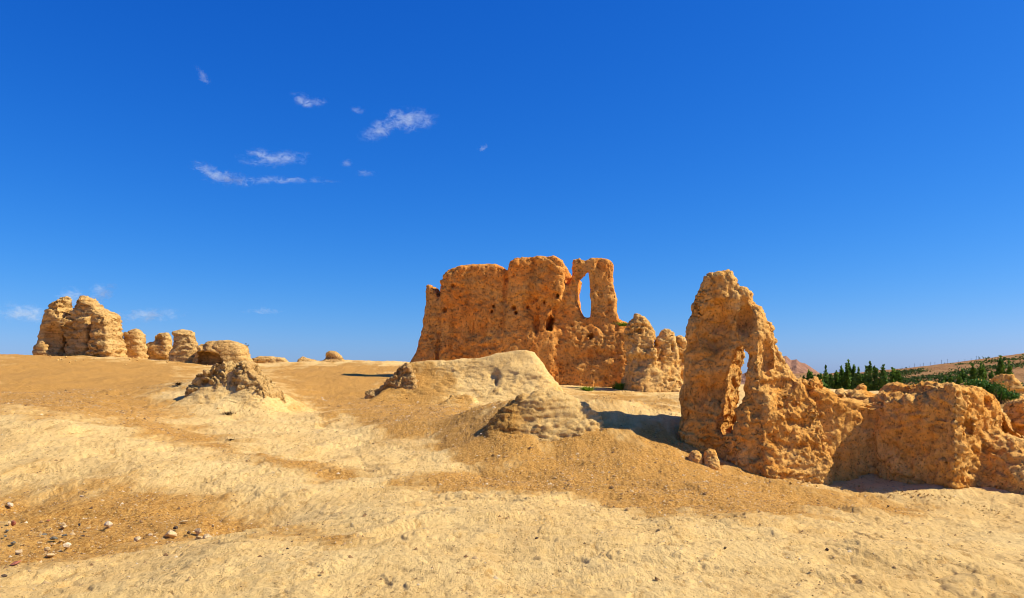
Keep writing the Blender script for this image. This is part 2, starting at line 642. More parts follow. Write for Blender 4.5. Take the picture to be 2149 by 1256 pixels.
def build_ground():
    # polar sheet around the viewpoint, fine where the view looks, reaching to the horizon
    fr = math.radians(37)
    th = np.concatenate([np.linspace(-math.pi, -fr, 70)[:-1], np.linspace(-fr, fr, 940), np.linspace(fr, math.pi, 70)[1:]])
    s = np.linspace(4.6 ** -0.42, 75.0 ** -0.42, 410)
    rr = np.concatenate([np.array([0.4, 1.2, 2.2, 3.0, 3.6, 4.1]), s ** (-1 / 0.42),
                         np.exp(np.linspace(math.log(80), math.log(20000), 36))])
    R, TH = np.meshgrid(rr, th, indexing='ij')
    X, Y = (R * np.sin(TH)).ravel(), (R * np.cos(TH)).ravel()
    A, T = np.arctan2(X, Y) * KA, np.log(np.hypot(X, Y))
    g = gravel_at(X, Y)
    g = np.where((T > math.log(75)) | (np.abs(A) > 0.75 * KA), 0.4, g)
    Z = ground_base(X, Y) + ground_relief(X, Y, g)
    V = np.stack([X, Y, Z], 1)
    nr, nt_ = R.shape
    i = np.arange(nr * nt_).reshape(nr, nt_)
    Q = np.stack([i[:-1, :-1], i[:-1, 1:], i[1:, 1:], i[1:, :-1]], -1).reshape(-1, 4)[:, ::-1]
    me = mesh_from('ground', V, Q, M_GROUND)
    a = me.attributes.new('gravel', 'FLOAT', 'POINT')
    a.data.foreach_set('value', g.astype(np.float32))
    o = struct(link('ground', me))
    return (X, Y, Z, g)


GX, GY, GZ, GG = build_ground()


# ------------------------------------------------------------------ carved earth bodies
class Frame:
    """vertical plane for a wall: u runs along it to the right, w away from the viewer, z up"""
    def __init__(self, px, d, deg):
        k, _ = ray(px, 0)
        self.o = np.array([k * d, d])
        a = math.radians(deg)
        self.U = np.array([math.cos(a), -math.sin(a)])
        self.W = np.array([math.sin(a), math.cos(a)])

    def uz(self, px, py, w=0.0):
        k, s = ray(px, py)
        t = (self.o @ self.W + w) / (k * self.W[0] + self.W[1])
        p = np.array([k * t, t]) - self.o
        return (float(p @ self.U), EYE + s * t)

    def poly(self, pts, w=0.0):
        return [self.uz(px, py, w) for px, py in pts]

    def scale(self, px):
        """metres per photo pixel at that column"""
        a, b = self.uz(px, 800), self.uz(px + 1, 800)
        return b[0] - a[0]


class Body:
    def __init__(self, fr, pts, h, wlo, whi, pad=0.4):
        self.fr, self.h = fr, h
        P = np.array(fr.poly(pts) + fr.poly(pts, wlo * 0.7) + fr.poly(pts, whi * 0.7))
        lo, hi = P.min(0) - pad, P.max(0) + pad
        self.u = np.arange(lo[0], hi[0], h, dtype=np.float32)[:, None, None]
        self.w = np.arange(wlo, whi, h, dtype=np.float32)[None, :, None]
        self.z = np.arange(lo[1], hi[1], h, dtype=np.float32)[None, None, :]
        self.F = np.full((self.u.shape[0], self.w.shape[1], self.z.shape[2]), 5.0, np.float32)
        self.top = P[:, 1].max()

    def p2(self, pts, w=0.0):
        return poly_sdf(self.fr.poly(pts, w), self.u[:, :, 0], self.z[:, 0, :].reshape(1, -1))[:, None, :]

    def slab(self, pts, wc=0.0, T=0.5, r=0.25, k=0.15, flare=0.0, back=None, wpoly=None, lean=0.0, skirt=0.0, h0=0.5, yaw=0.0, uref=0.0):
        """extruded outline, front at wc-T, widening downwards by flare, blended in with k"""
        d2 = self.p2(pts, wc - T if wpoly is None else wpoly)
        zt = max(p[1] for p in self.fr.poly(pts, wc - T))
        grow = np.maximum(zt - self.z, 0) * flare + skirt * np.maximum(zt - self.z - h0, 0) ** 2
        w = self.w - wc - lean * (zt - self.z) - yaw * np.maximum(self.u - uref, 0)
        dw = np.where(w < 0, -w - (T + grow), w - ((T if back is None else back) + grow * 0.6))
        dw = dw / math.sqrt(1 + flare * flare)
        d = smax(d2 - 0.35 * skirt * np.maximum(zt - self.z - h0, 0) ** 2, dw, r)
        self.F = smin(self.F, d, k)
        return self

    def cut(self, pts, w0=-9, w1=9, k=0.1, shear=(0.0,), wpoly=0.0, rise=0.0, wturn=None):
        """carve an outline between depths w0 and w1; shear slants the passage to the right with depth"""
        P = self.fr.poly(pts, wpoly)
        d = None
        ul = np.arange(self.u[0, 0, 0] - 6, self.u[-1, 0, 0] + 6, self.h, dtype=np.float32)
        zl = np.arange(self.z[0, 0, 0] - 6, self.z[0, 0, -1] + 6, self.h, dtype=np.float32)
        D2 = poly_sdf(P, ul[:, None], zl[None, :])
        for s in shear:
            sh = s * np.maximum(self.w - (wpoly if wturn is None else wturn), -9 if wturn is None else 0)
            uu = self.u - sh
            zz = self.z - rise * sh
            fu = np.clip((uu - ul[0]) / self.h, 0, len(ul) - 2)
            fz = np.clip((zz - zl[0]) / self.h, 0, len(zl) - 2)
            iu, iz = fu.astype(np.int32), fz.astype(np.int32)
            fu, fz = fu - iu, fz - iz
            dd = (D2[iu, iz] * (1 - fu) + D2[iu + 1, iz] * fu) * (1 - fz) + (D2[iu, iz + 1] * (1 - fu) + D2[iu + 1, iz + 1] * fu) * fz
            d = dd if d is None else np.minimum(d, dd)
        dw = np.maximum(w0 - self.w, self.w - w1)
        self.F = smax(self.F, -smax(d, dw + 0 * d, 0.1), k)
        return self

    def pit(self, px, py, w, ru, rz, rw, k=0.06):
        c = self.fr.uz(px, py, w)
        q = np.sqrt(((self.u - c[0]) / ru) ** 2 + ((self.z - c[1]) / rz) ** 2 + ((self.w - w) / rw) ** 2)
        d = (q - 1) * min(ru, rz, rw)
        self.F = smax(self.F, -d, k)
        return self

    def bulge(self, px, py, w, ru, rz, rw, k=0.15):
        c = self.fr.uz(px, py, w)
        q = np.sqrt(((self.u - c[0]) / ru) ** 2 + ((self.z - c[1]) / rz) ** 2 + ((self.w - w) / rw) ** 2)
        self.F = smin(self.F, (q - 1) * min(ru, rz, rw), k)
        return self

    def build(self, name, mat, disp, parent=None):
        for ax in range(3):                                  # close the body at the edges of its grid
            for e in (0, -1):
                sl_ = [slice(None)] * 3
                sl_[ax] = e
                self.F[tuple(sl_)] = np.maximum(self.F[tuple(sl_)], self.h)
                sl_[ax] = 1 if e == 0 else -2
                self.F[tuple(sl_)] = np.maximum(self.F[tuple(sl_)], self.h * 0.5)
        V, Q = surface_nets(self.F, (self.u[0, 0, 0], self.w[0, 0, 0], self.z[0, 0, 0]), self.h)
        f = self.fr
        X = f.o[0] + V[:, 0] * f.U[0] + V[:, 1] * f.W[0]
        Y = f.o[1] + V[:, 0] * f.U[1] + V[:, 1] * f.W[1]
        P = np.stack([X, Y, V[:, 2]], 1).astype(np.float32)
        # (u,w,z) is left-handed or right-handed alike: U x W = +Z, so quads keep their sense
        for fn in disp:
            Nn = vnormals(P, Q)
            P = fn(P, Nn).astype(np.float32)
        me = mesh_from(name, P, Q, mat)
        if mat == M_GROUND:
            a = me.attributes.new('gravel', 'FLOAT', 'POINT')
            gv = 0.06 + (0.25 if name == 'rounded_mound' else 0.7) * gravel_at(P[:, 0].astype(np.float64), P[:, 1].astype(np.float64))
            if name == 'rounded_mound':                        # gravel still lies on its left flank
                gv = gv + 0.7 * sstep(0.5, -0.2, P[:, 0])
            a.data.foreach_set('value', gv.astype(np.float32))
        return link(name, me, parent)


def d_fbm(amp, scale, octs=4, gain=0.5, ridged=False, zs=1.0, seed=0.0):
    def f(P, Nn):
        q = P * scale * np.array([1, 1, zs], np.float32) + seed
        return P + Nn * (amp * fbm(q, octs, gain, ridged=ridged))[:, None]
    return f


def d_clods(amp, scale, mask=None, zs=1.0):
    """rounded lumps with sharp joints between them"""
    def f(P, Nn):
        q = P * scale * np.array([1, 1, zs], np.float32)
        q = q + 0.35 * np.stack([gnoise(q * 1.3), gnoise(q * 1.3 + 9), gnoise(q * 1.3 + 21)], 1)
        f1, f2 = worley(q)
        a = amp * (0.45 - f1) - amp * 0.8 * np.clip(0.22 - (f2 - f1), 0, 1)
        if mask:
            a = a * mask(P)
        return P + Nn * a[:, None]
    return f


def d_billow(amp, scale, octs=5, gain=0.58, zs=1.5, seed=0.0, mask=None, warp=0.5):
    """weathered lumps with sharp crevices at every size"""
    def f(P, Nn):
        loc = np.clip(0.6 + 1.5 * gnoise(P * scale * 0.35 + seed + 31), 0.2, 1.35)
        q = P * scale * np.array([1, 1, zs], np.float32) + seed
        q = q + warp * np.stack([gnoise(q * 0.7 + 3), gnoise(q * 0.7 + 11), gnoise(q * 0.7 + 19)], 1)
        a, out = 1.0, 0
        for k in range(octs):
            out = out + a * (np.sqrt(np.abs(gnoise(q + 7.7 * k)) + 0.004) * 1.6 - 0.72)
            a *= gain
            q = q * 2.07
        out = amp * out * loc
        if mask:
            out = out * mask(P)
        return P + Nn * out[:, None]
    return f


def d_cracks(amp, scale, zs=1.0, width=0.10, seed=2.0, mask=None):
    """deep narrow joints between weathered blocks, here and there"""
    def f(P, Nn):
        q = P * scale * np.array([1, 1, zs], np.float32) + seed
        q = q + 0.45 * np.stack([gnoise(q * 1.1), gnoise(q * 1.1 + 9), gnoise(q * 1.1 + 21)], 1)
        f1, f2 = worley(q)
        m = np.clip(0.35 + 2.0 * gnoise(P * scale * 0.4 + seed + 5), 0, 1)
        a = -amp * sstep(width, 0.0, f2 - f1) * m
        if mask:
            a = a * mask(P)
        return P + Nn * a[:, None]
    return f


def d_strata(amp, hgt, warp=0.25, seed=3.0):
    """ledges: layers that stand out with undercut joints"""
    def f(P, Nn):
        wv = gnoise(P * np.array([0.5, 0.5, 0.4], np.float32) + seed) * warp * 6 + gnoise(P * 1.7 + seed) * warp
        t = P[:, 2] / hgt + wv
        i = np.floor(t)
        fr_ = t - i
        rnd = (np.sin(i * 12.9898 + seed) * 43758.5453) % 1.0
        prof = np.sqrt(np.clip(1 - (2 * fr_ - 1) ** 2, 0, 1)) - 0.6
        loc = np.clip(0.6 + 1.5 * gnoise(P * 0.8 + seed * 2 + i[:, None] * 3.1), 0.0, 1.4)
        side = np.sqrt(np.clip(1 - Nn[:, 2] ** 2, 0, 1))
        a = amp * (prof * loc + 0.8 * (rnd - 0.5)) * side
        H = Nn.copy()
        H[:, 2] *= 0.2
        return P + H * a[:, None]
    return f


def d_pits(amp, scale, thr=0.2, seed=4.0):
    def f(P, Nn):
        f1, f2 = worley(P * scale + seed)
        m = np.clip(0.5 + 1.2 * gnoise(P * scale * 0.3 + seed), 0, 1)
        a = -amp * sstep(thr + 0.1, thr - 0.1, f1) * m
        return P + Nn * a[:, None]
    return f


# -------- the great wall with the window
def build_great_wall():
    fr = Frame(1100, 44.0, 7)
    OUT = [(850, 830), (862, 757), (868, 745), (876, 728), (882, 700), (886, 672), (891, 655), (891, 612), (893, 600), (899, 594), (906, 600), (912, 607),
           (918, 604), (919, 589), (926, 576), (941, 565), (964, 553), (1000, 551), (1042, 552), (1055, 559), (1063, 562), (1066, 548), (1075, 540), (1105, 535.5),
           (1166, 537), (1179, 546), (1185, 559), (1187, 571), (1184, 600), (1183, 622), (1180, 660), (1200, 690), (1300, 685), (1322, 690), (1380, 760), (1390, 850)]
    b = Body(fr, [(840, 850), (1450, 850), (1450, 530), (840, 530)], 0.060, -2.2, 1.9, pad=0.25)
    left = [(850, 850), (860, 765), (868, 745), (876, 728), (882, 700), (886, 672), (891, 655), (890, 612), (892, 600), (899, 593), (907, 599), (914, 607), (922, 625), (926, 660), (926, 850)]
    main1 = [(912, 850), (917, 760), (918, 660), (918, 604), (919, 589), (926, 576), (941, 565), (964, 553), (1000, 551), (1042, 552), (1055, 558), (1066, 566), (1066, 850)]
    main2 = [(1052, 850), (1053, 620), (1062, 590), (1064, 560), (1067, 547), (1076, 539), (1105, 534.5), (1166, 536), (1180, 545), (1186, 559), (1186, 600), (1178, 630), (1160, 650), (1160, 850)]
    back = [(1150, 850), (1160, 640), (1180, 600), (1186, 566), (1194, 570), (1199, 580), (1199, 600), (1204, 660), (1204, 850)]
    win = [(1150, 850), (1150, 690), (1160, 660), (1168, 634), (1180, 610), (1192, 592), (1197, 580), (1198, 555), (1201, 541), (1215, 538), (1227, 543), (1244, 540),
           (1260, 537), (1280, 542), (1287, 554), (1288, 581), (1291, 601), (1295, 624), (1297, 652), (1299, 668), (1314, 675), (1322, 677), (1332, 690), (1345, 740), (1345, 850)]
    base = [(866, 850), (872, 770), (905, 735), (930, 712), (1000, 706), (1100, 704), (1170, 690), (1230, 688), (1320, 700), (1335, 740), (1340, 850)]
    b.slab(left, 0.25, 0.60, 0.35, 0.1, flare=0.08)
    b.slab(main1, 0.1, 0.85, 0.35, 0.12, flare=0.02)
    b.slab(main2, -0.02, 0.95, 0.30, 0.10, flare=0.02)
    b.slab(back, 0.9, 0.45, 0.3, 0.15)
    b.slab(win, -0.10, 0.40, 0.30, 0.12, flare=0.05, back=0.12)
    b.slab([(1150, 850), (1150, 690), (1168, 634), (1186, 600), (1197, 578), (1208, 574), (1219, 586), (1217, 602), (1216, 625), (1220, 645), (1227, 668), (1232, 690), (1232, 850)], 0.35, 0.80, 0.25, 0.10, wpoly=-0.5)
    b.slab(base, 0.0, 0.92, 0.8, 0.6, flare=0.10)
    # sloping top of the left half
    Pn = fr.uz(985, 553, -0.6)
    pl = (self_z := b.z) - (Pn[1] + 0.15) - (b.w + 0.6) * 0.55
    m = (b.u < fr.uz(1062, 560)[0] - 0.1) & (b.u > fr.uz(919, 560)[0] + 0.3)
    b.F = np.where(m, smax(b.F, pl * 0.85 + 0 * b.F, 0.2), b.F)
    # window, its passage widening to the right behind
    b.cut([(1234, 566), (1236, 590), (1237, 622), (1239, 666), (1224, 667), (1217, 645), (1213, 625), (1214, 602), (1217, 590), (1228, 578)],
          k=0.08, shear=(0.05, 0.3, 0.6), wpoly=-0.5)
    # hollows
    b.cut([(1146, 694), (1150, 672), (1157, 663), (1160, 670), (1158, 694)], -2, 0.4, k=0.08, wpoly=-1.0)
    for (px, py, s) in [(932, 651, 1.4), (1034, 643, 0.9), (1031, 654, 1.3), (1078, 646, 1.1), (1106, 644, 1.4), (1142, 634, 1.3), (1082, 656, 0.8), (992, 647, 0.8),
                        (1119, 632, 0.9), (949, 598, 0.8), (1062, 585, 1.5), (1170, 620, 1.6), (1125, 628, 0.8), (1240, 706, 1.4), (1345, 695, 1.0)]:
        b.pit(px, py, -0.9, 0.06 * s, 0.085 * s, 0.5)
    for (px, y0, y1, s) in [(918, 625, 700, 0.10), (918, 690, 760, 0.09), (1059, 590, 640, 0.10), (1125, 660, 700, 0.09), (992, 670, 695, 0.08)]:
        b.pit(px, (y0 + y1) / 2, -0.95, s, (y1 - y0) * 0.5 * 0.026, 0.35, k=0.15)
    b.pit(1115, 640, -1.1, 1.3, 0.5, 0.28, k=0.2)
    b.pit(960, 690, -1.1, 1.0, 0.5, 0.24, k=0.2)
    b.pit(1215, 745, -1.35, 1.2, 0.45, 0.28, k=0.25)
    # ledge that catches the sun
    p0 = fr.uz(1245, 734, -1.15)
    o = b.build('earthen_wall', M_WALL, [d_fbm(0.10, 0.7, 3), d_billow(0.10, 1.3, 3, 0.5, 0.3, 8.0), d_billow(0.14, 1.0, 6, 0.53, 1.1), d_pits(0.13, 2.0, 0.20), d_pits(0.12, 4.5, 0.24), d_cracks(0.07, 1.1, 0.6, 0.08)])
    tag(o, 'tall reddish earthen wall with a tall window gap between two pillars', 'ruined wall')
    return o


def build_wall_stub():
    fr = Frame(1370, 40.5, -8)
    b = Body(fr, [(1310, 850), (1460, 850), (1460, 640), (1310, 640)], 0.06, -2.6, 2.2, pad=0.1)
    A = [(1310, 850), (1316, 800), (1322, 760), (1318, 720), (1318, 690), (1328, 670), (1336, 657), (1346, 655), (1357, 661), (1368, 676), (1375, 688), (1377, 700), (1372, 730), (1368, 770), (1366, 850)]
    B = [(1345, 850), (1345, 800), (1352, 770), (1362, 735), (1374, 712), (1380, 735), (1385, 780), (1390, 850)]
    C = [(1370, 850), (1374, 770), (1378, 720), (1388, 708), (1395, 692), (1406, 691), (1418, 698), (1424, 740), (1430, 780), (1438, 815), (1440, 850)]
    D = [(1405, 850), (1408, 704), (1433, 705), (1450, 715), (1455, 850)]
    base = [(1330, 850), (1336, 805), (1360, 785), (1400, 775), (1425, 785), (1440, 808), (1446, 850)]
    b.slab(A, 0.0, 0.45, 0.40, 0.12, flare=0.14)
    b.slab(B, -0.7, 0.35, 0.4, 0.08, flare=0.10)
    b.slab(C, -0.2, 0.38, 0.35, 0.10, flare=0.15)
    b.slab(D, 1.0, 0.4, 0.3, 0.12, flare=0.05)
    b.slab(base, -0.6, 0.5, 0.4, 0.3, flare=0.35)
    b.pit(1413, 727, -0.75, 0.10, 0.25, 0.3)
    b.pit(1346, 694, -0.7, 0.14, 0.2, 0.3)
    o = b.build('broken_wall', M_ARCH_FAR, [d_fbm(0.16, 1.1, 3), d_strata(0.06, 0.34), d_billow(0.26, 1.3, 6, 0.56, 1.3), d_cracks(0.16, 2.0, 1.3, 0.14)])
    tag(o, 'jagged broken wall end with two spikes, right of the tall windowed wall', 'ruined wall')


M_ARCH_FAR = earth_mat('brown_earth', (0.76, 0.40, 0.10), (0.80, 0.49, 0.16), (0.24, 0.11, 0.035), 9.0, 0.04)


# -------- the arch
def build_arch():
    fr = Frame(1560, 17.3, 17)
    OUT = [(1418, 1060), (1424, 930), (1427, 870), (1430, 843), (1437, 804), (1436, 754), (1438, 704), (1442, 666), (1450, 636), (1457, 613), (1471, 597), (1480, 580), (1494, 569),
           (1513, 566), (1536, 570), (1547, 582), (1550, 595), (1566, 601), (1580, 612), (1582, 632), (1599, 643), (1608, 666), (1622, 689), (1629, 714), (1627, 723), (1635, 742),
           (1650, 765), (1669, 788), (1685, 794), (1704, 794), (1716, 806), (1719, 819), (1712, 842), (1719, 891), (1731, 945), (1737, 975), (1737, 1060)]
    b = Body(fr, OUT, 0.028, -1.75, 1.1, pad=0.15)
    u0 = fr.uz(1606, 900, -0.7)[0]
    OUT2 = [(px + max(0, px - 1606) * 0.10, py) for px, py in OUT]
    b.slab(OUT2, 0.05, 0.50, 0.30, 0.05, flare=0.035, wpoly=-0.3, back=0.25, yaw=0.45, uref=u0)
    # left pier thicker below, right buttress standing forward
    b.slab([(1425, 1060), (1430, 900), (1436, 820), (1445, 740), (1460, 690), (1490, 680), (1515, 720), (1525, 800), (1530, 1060)], -0.02, 0.55, 0.4, 0.25, flare=0.09, back=0.5)
    b.slab([(1512, 1060), (1518, 935), (1541, 878), (1553, 825), (1564, 770), (1567, 700), (1576, 655), (1596, 655), (1610, 690), (1620, 740), (1626, 800), (1630, 900), (1632, 1060)], -0.18, 0.45, 0.40, 0.15, flare=0.14, back=0.3)
    b.slab([(1575, 1060), (1585, 880), (1598, 830), (1640, 812), (1694, 814), (1724, 832), (1733, 891), (1746, 945), (1754, 975), (1760, 1060)], -0.28, 0.55, 0.28, 0.12, flare=0.20, back=0.4, yaw=0.52, uref=u0, wpoly=-0.5)
    b.slab([(1662, 850), (1668, 798), (1692, 792), (1714, 794), (1728, 806), (1730, 822), (1708, 850)], -0.20, 0.5, 0.22, 0.08, yaw=0.45, uref=u0)
    # concave niche above the left pier
    b.pit(1500, 690, -0.80, 0.38, 0.66, 0.62, k=0.12)
    b.pit(1508, 795, -0.85, 0.26, 0.7, 0.45, k=0.12)
    b.pit(1612, 745, -0.90, 0.17, 0.46, 0.60, k=0.10)
    b.pit(1455, 720, -0.75, 0.10, 0.5, 0.22, k=0.1)
    b.pit(1562, 668, -0.66, 0.13, 0.40, 0.42, k=0.1)
    b.pit(1470, 830, -0.85, 0.14, 0.5, 0.36, k=0.12)
    b.pit(1660, 760, -0.75, 0.2, 0.2, 0.4, k=0.1)
    # the slit passage, slanting right behind
    slit = [(1554, 727), (1561, 743), (1563, 769), (1559, 803), (1551, 832), (1543, 876), (1535, 900), (1524, 912), (1510, 908), (1509, 896), (1514, 880), (1519, 840), (1522, 800), (1528, 762), (1541, 734)]
    b.cut(slit, k=0.05, shear=(0.33,), wpoly=-0.62)
    # behind, the passage opens towards the sun
    b.cut([(p[0] + 2, p[1]) for p in slit], k=0.05, shear=(0.5, 0.9, 1.3, 1.7, 2.1, 2.6), wpoly=-0.36, wturn=-0.38, rise=1.0, w0=-0.40)

    def lower_right(P):
        return 0.25 + 0.9 * sstep(5.6, 6.4, P[:, 0]) * sstep(2.2, 1.2, P[:, 2])
    o = b.build('ruined_arch', M_ARCH, [d_fbm(0.08, 1.3, 3), d_strata(0.03, 0.27, 0.2), d_billow(0.16, 1.5, 6, 0.54, 1.1), d_billow(0.09, 2.2, 4, 0.55, 0.3, 14.0), d_billow(0.10, 4.0, 4, 0.55, 1.3, 5.0, lower_right), d_pits(0.06, 5.0, 0.20), d_cracks(0.06, 2.2, 1.2, 0.11)])
    tag(o, 'orange earthen tower leaning rightwards with a narrow sunlit slit', 'ruined tower')


# -------- low wall on the right, standing on a plan outline
def build_low_wall():
    fr = Frame(1850, 16.6, 0)
    b = Body(fr, [(1690, 1100), (2330, 1100), (2330, 785), (1690, 785)], 0.034, -3.3, 3.0, pad=0.1)

    def plan(pts):
        out = []
        for px, d in pts:
            k, _ = ray(px, 0)
            out.append((k * d - fr.o[0], d - fr.o[1]))
        return poly_sdf(out, b.u[:, :, 0], b.w[:, :, 0])[:, :, None]

    def mass(pl, tops, batter, r, k):
        d = plan(pl)
        us = [fr.uz(px, 0)[0] for px, _, _ in tops]
        zs = [EYE + (HORIZ - py) / FPX * dd for _, py, dd in tops]
        top = np.interp(b.u[:, 0, 0], us, zs)[:, None, None]
        dz = b.z - top
        dd = d + batter * (b.z - top)
        f = smax(dd * 0.97, dz * 0.9 + 0 * dd, r)
        b.F = smin(b.F, f, k)
    # left part, turned to the sun
    mass([(1690, 16.8), (1722, 16.7), (1745, 16.7), (1800, 16.85), (1870, 17.1), (1900, 19.0), (1690, 19.0)],
         [(1700, 820, 16.9), (1722, 815, 16.9), (1745, 817, 16.9), (1764, 822, 17), (1775, 834, 17.1), (1820, 840, 17.3), (1870, 840, 17.5), (1900, 840, 17.6)], 0.03, 0.16, 0.06)
    # block whose face looks left, away from the sun
    mass([(1826, 17.3), (1842, 16.75), (1905, 16.25), (1960, 15.8), (2004, 15.4), (2030, 15.5), (2068, 15.9), (2112, 16.6), (2122, 17.6), (2100, 19.2), (1860, 19.2)],
         [(1825, 841, 17.0), (1850, 838, 16.9), (1882, 829, 16.6), (1906, 823, 16.3), (1922, 807, 16.2), (1943, 803, 16), (1970, 806, 15.8), (1988, 813, 15.5), (2033, 814, 15.2), (2064, 824, 15.4),
          (2097, 831, 15.9), (2106, 842, 16.4), (2125, 862, 17)], 0.02, 0.22, 0.08)
    # foot of rubble on the right side
    mass([(2026, 15.9), (2068, 15.7), (2115, 15.6), (2200, 15.7), (2330, 15.9), (2330, 18.9), (2060, 18.9)],
         [(2010, 1000, 15.6), (2035, 945, 15.6), (2068, 915, 15.6), (2115, 915, 15.6), (2149, 935, 15.6), (2210, 960, 15.7), (2330, 985, 15.9)], 0.95, 0.35, 0.35)
    # farther bank at the frame's edge
    mass([(2115, 18.6), (2160, 18.2), (2300, 18.5), (2330, 19.6), (2110, 19.6)],
         [(2100, 850, 18.5), (2125, 842, 18.5), (2149, 838, 18.5), (2250, 835, 18.5), (2340, 840, 18.5)], 0.25, 0.3, 0.1)
    b.pit(2093, 850, -0.75, 0.18, 0.22, 0.4)
    b.pit(2040, 900, -1.0, 0.05, 0.16, 0.25)
    b.pit(2110, 925, -0.1, 0.10, 0.5, 0.5)

    def lumpy(P):
        return 0.15 + 1.0 * (1 - sstep(6.9, 7.4, P[:, 0])) * sstep(-0.3, 0.3, P[:, 2]) * (P[:, 1] < 17.2) + 0.8 * sstep(8.15, 8.6, P[:, 0])
    o = b.build('low_wall', M_LOW, [d_fbm(0.10, 1.2, 3), d_billow(0.13, 2.0, 5, 0.52, 1.8), d_billow(0.08, 2.0, 4, 0.55, 0.3, 14.0), d_billow(0.12, 2.6, 5, 0.57, 1.2, 5.0, lumpy), d_pits(0.06, 5.0, 0.20), d_cracks(0.06, 2.4, 1.3, 0.11)])
    tag(o, 'low thick earthen wall with a large shaded hollow face at the right', 'ruined wall')


def simple_body(name, fr, slabs, h, mat, disp, label, cat, cuts=(), pits=(), wlo=-2.5, whi=2.0, group=None, pad=0.3):
    allp = [p for s in slabs for p in s[0]]
    b = Body(fr, allp, h, wlo, whi, pad=pad)
    for pts, kw in slabs:
        b.slab(pts, **kw)
    for pts, kw in cuts:
        b.cut(pts, **kw)
    for p in pits:
        b.pit(*p)
    o = b.build(name, mat, disp)
    return tag(o, label, cat, group)


def far_disp(s=1.0, strata=0.12):
    return [d_fbm(0.16 * s, 0.6, 3), d_strata(strata * 0.7 * s, 0.42), d_billow(0.34 * s, 0.9, 6, 0.55, 1.7), d_cracks(0.26 * s, 0.9, 2.2, 0.14)]


def build_left_ruins():
    fr = Frame(165, 55.0, 8)
    L = [(60, 760), (69, 734), (73, 705), (82, 678), (89, 656), (96, 636), (105, 625), (120, 617.5), (130, 620), (136, 632), (136.5, 650), (139, 662), (136, 690), (132, 700), (128, 704), (126, 722), (127, 760)]
    R = [(145, 760), (145, 720), (146, 700), (152, 665), (157, 654), (166, 638), (172, 627), (182, 623), (192, 625), (208, 636), (223, 647), (246, 658), (253, 669), (256, 698), (260, 716), (268, 734), (272, 760)]
    top = [(128, 706), (134, 680), (142, 668), (146, 690), (136, 712)]
    b1 = [(152, 760), (154, 700), (156, 666), (180, 662), (186, 690), (182, 760)]
    b2 = [(212, 760), (216, 700), (214, 668), (222, 650), (246, 659), (253, 669), (256, 698), (260, 716), (268, 734), (272, 760)]
    simple_body('ruined_tower', fr, [(L, dict(wc=0, T=0.8, r=0.7, flare=0.08)), (R, dict(wc=0.3, T=0.8, r=0.6, flare=0.03, wpoly=0.7)), (top, dict(wc=0.2, T=0.6, r=0.4)),
                                     (b1, dict(wc=-0.4, T=0.6, r=0.4, k=0.2)), (b2, dict(wc=-0.8, T=0.9, r=0.6, k=0.2, flare=0.06, wpoly=0.0))],
                0.075, M_TAN, far_disp(1.0, 0.20), 'layered tan ruin of two joined towers on the left skyline', 'ruined tower', wlo=-3.2, whi=2.4,
                pits=[(205, 690, -0.6, 0.5, 1.2, 0.7, 0.3), (112, 712, -0.8, 0.5, 0.9, 0.5, 0.3)],
                cuts=[([(133, 590), (136, 632), (136.5, 655), (139, 675), (148, 662), (158, 642), (167, 624), (176, 590)], dict(k=0.1, wpoly=-0.2)),
                      ([(125.5, 745), (125.5, 722), (128, 705), (131.5, 705), (132, 722), (130, 745)], dict(k=0.08, wpoly=-0.6))])
    fr = Frame(275, 56.0, 5)
    simple_body('wall_stub', fr, [([(256, 760), (258, 735), (257, 714), (254.6, 696), (268, 692), (281, 689), (290, 694), (296, 712), (296, 735), (298, 760)], dict(wc=0, T=0.5, r=0.5, flare=0.1))],
                0.07, M_TAN, far_disp(0.6), 'rounded tan earth stump right beside the two joined towers', 'ruin stub', group='earth stumps on the left skyline')
    fr = Frame(330, 57.0, 12)
    simple_body('wall_stub', fr, [([(292, 760), (295, 728), (308, 720), (319, 714), (320.5, 703), (328, 699), (344, 698), (350, 705), (352, 723), (356, 745), (356, 760)], dict(wc=0, T=0.4, r=0.4, flare=0.12))],
                0.07, M_TAN, far_disp(0.6), 'small dark notched earth stump, second right of the towers', 'ruin stub', group='earth stumps on the left skyline',
                pits=[(332, 712, -0.4, 0.25, 0.3, 0.4, 0.1)])
    fr = Frame(380, 53.0, 0)
    simple_body('wall_stub', fr, [([(350, 775), (351, 748), (357, 731), (362, 721), (358.5, 704), (357, 694), (375, 690), (400, 694), (403, 712), (411, 732), (414, 750), (415, 775)], dict(wc=0, T=0.6, r=0.6, flare=0.15))],
                0.07, M_TAN, far_disp(0.7, 0.2), 'waisted layered earth pillar between notched stump and cave dome', 'ruin stub', group='earth stumps on the left skyline')
    fr = Frame(465, 52.0, -6)
    simple_body('cave_dome', fr, [([(400, 785), (408, 735), (410, 722), (424, 722), (438, 714), (469, 712.5), (495, 718), (510, 726), (515, 741), (520, 757), (523, 785)], dict(wc=0, T=1.0, r=0.7, flare=0.12))],
                0.07, M_TAN, far_disp(0.7, 0.16), 'low layered earth dome with a dark cave mouth', 'ruin',
                cuts=[([(412, 740), (425, 738), (444, 740), (457, 745), (466, 756), (470, 770), (408, 770)], dict(w0=-4, w1=0.1, k=0.1, wpoly=-1.0))])


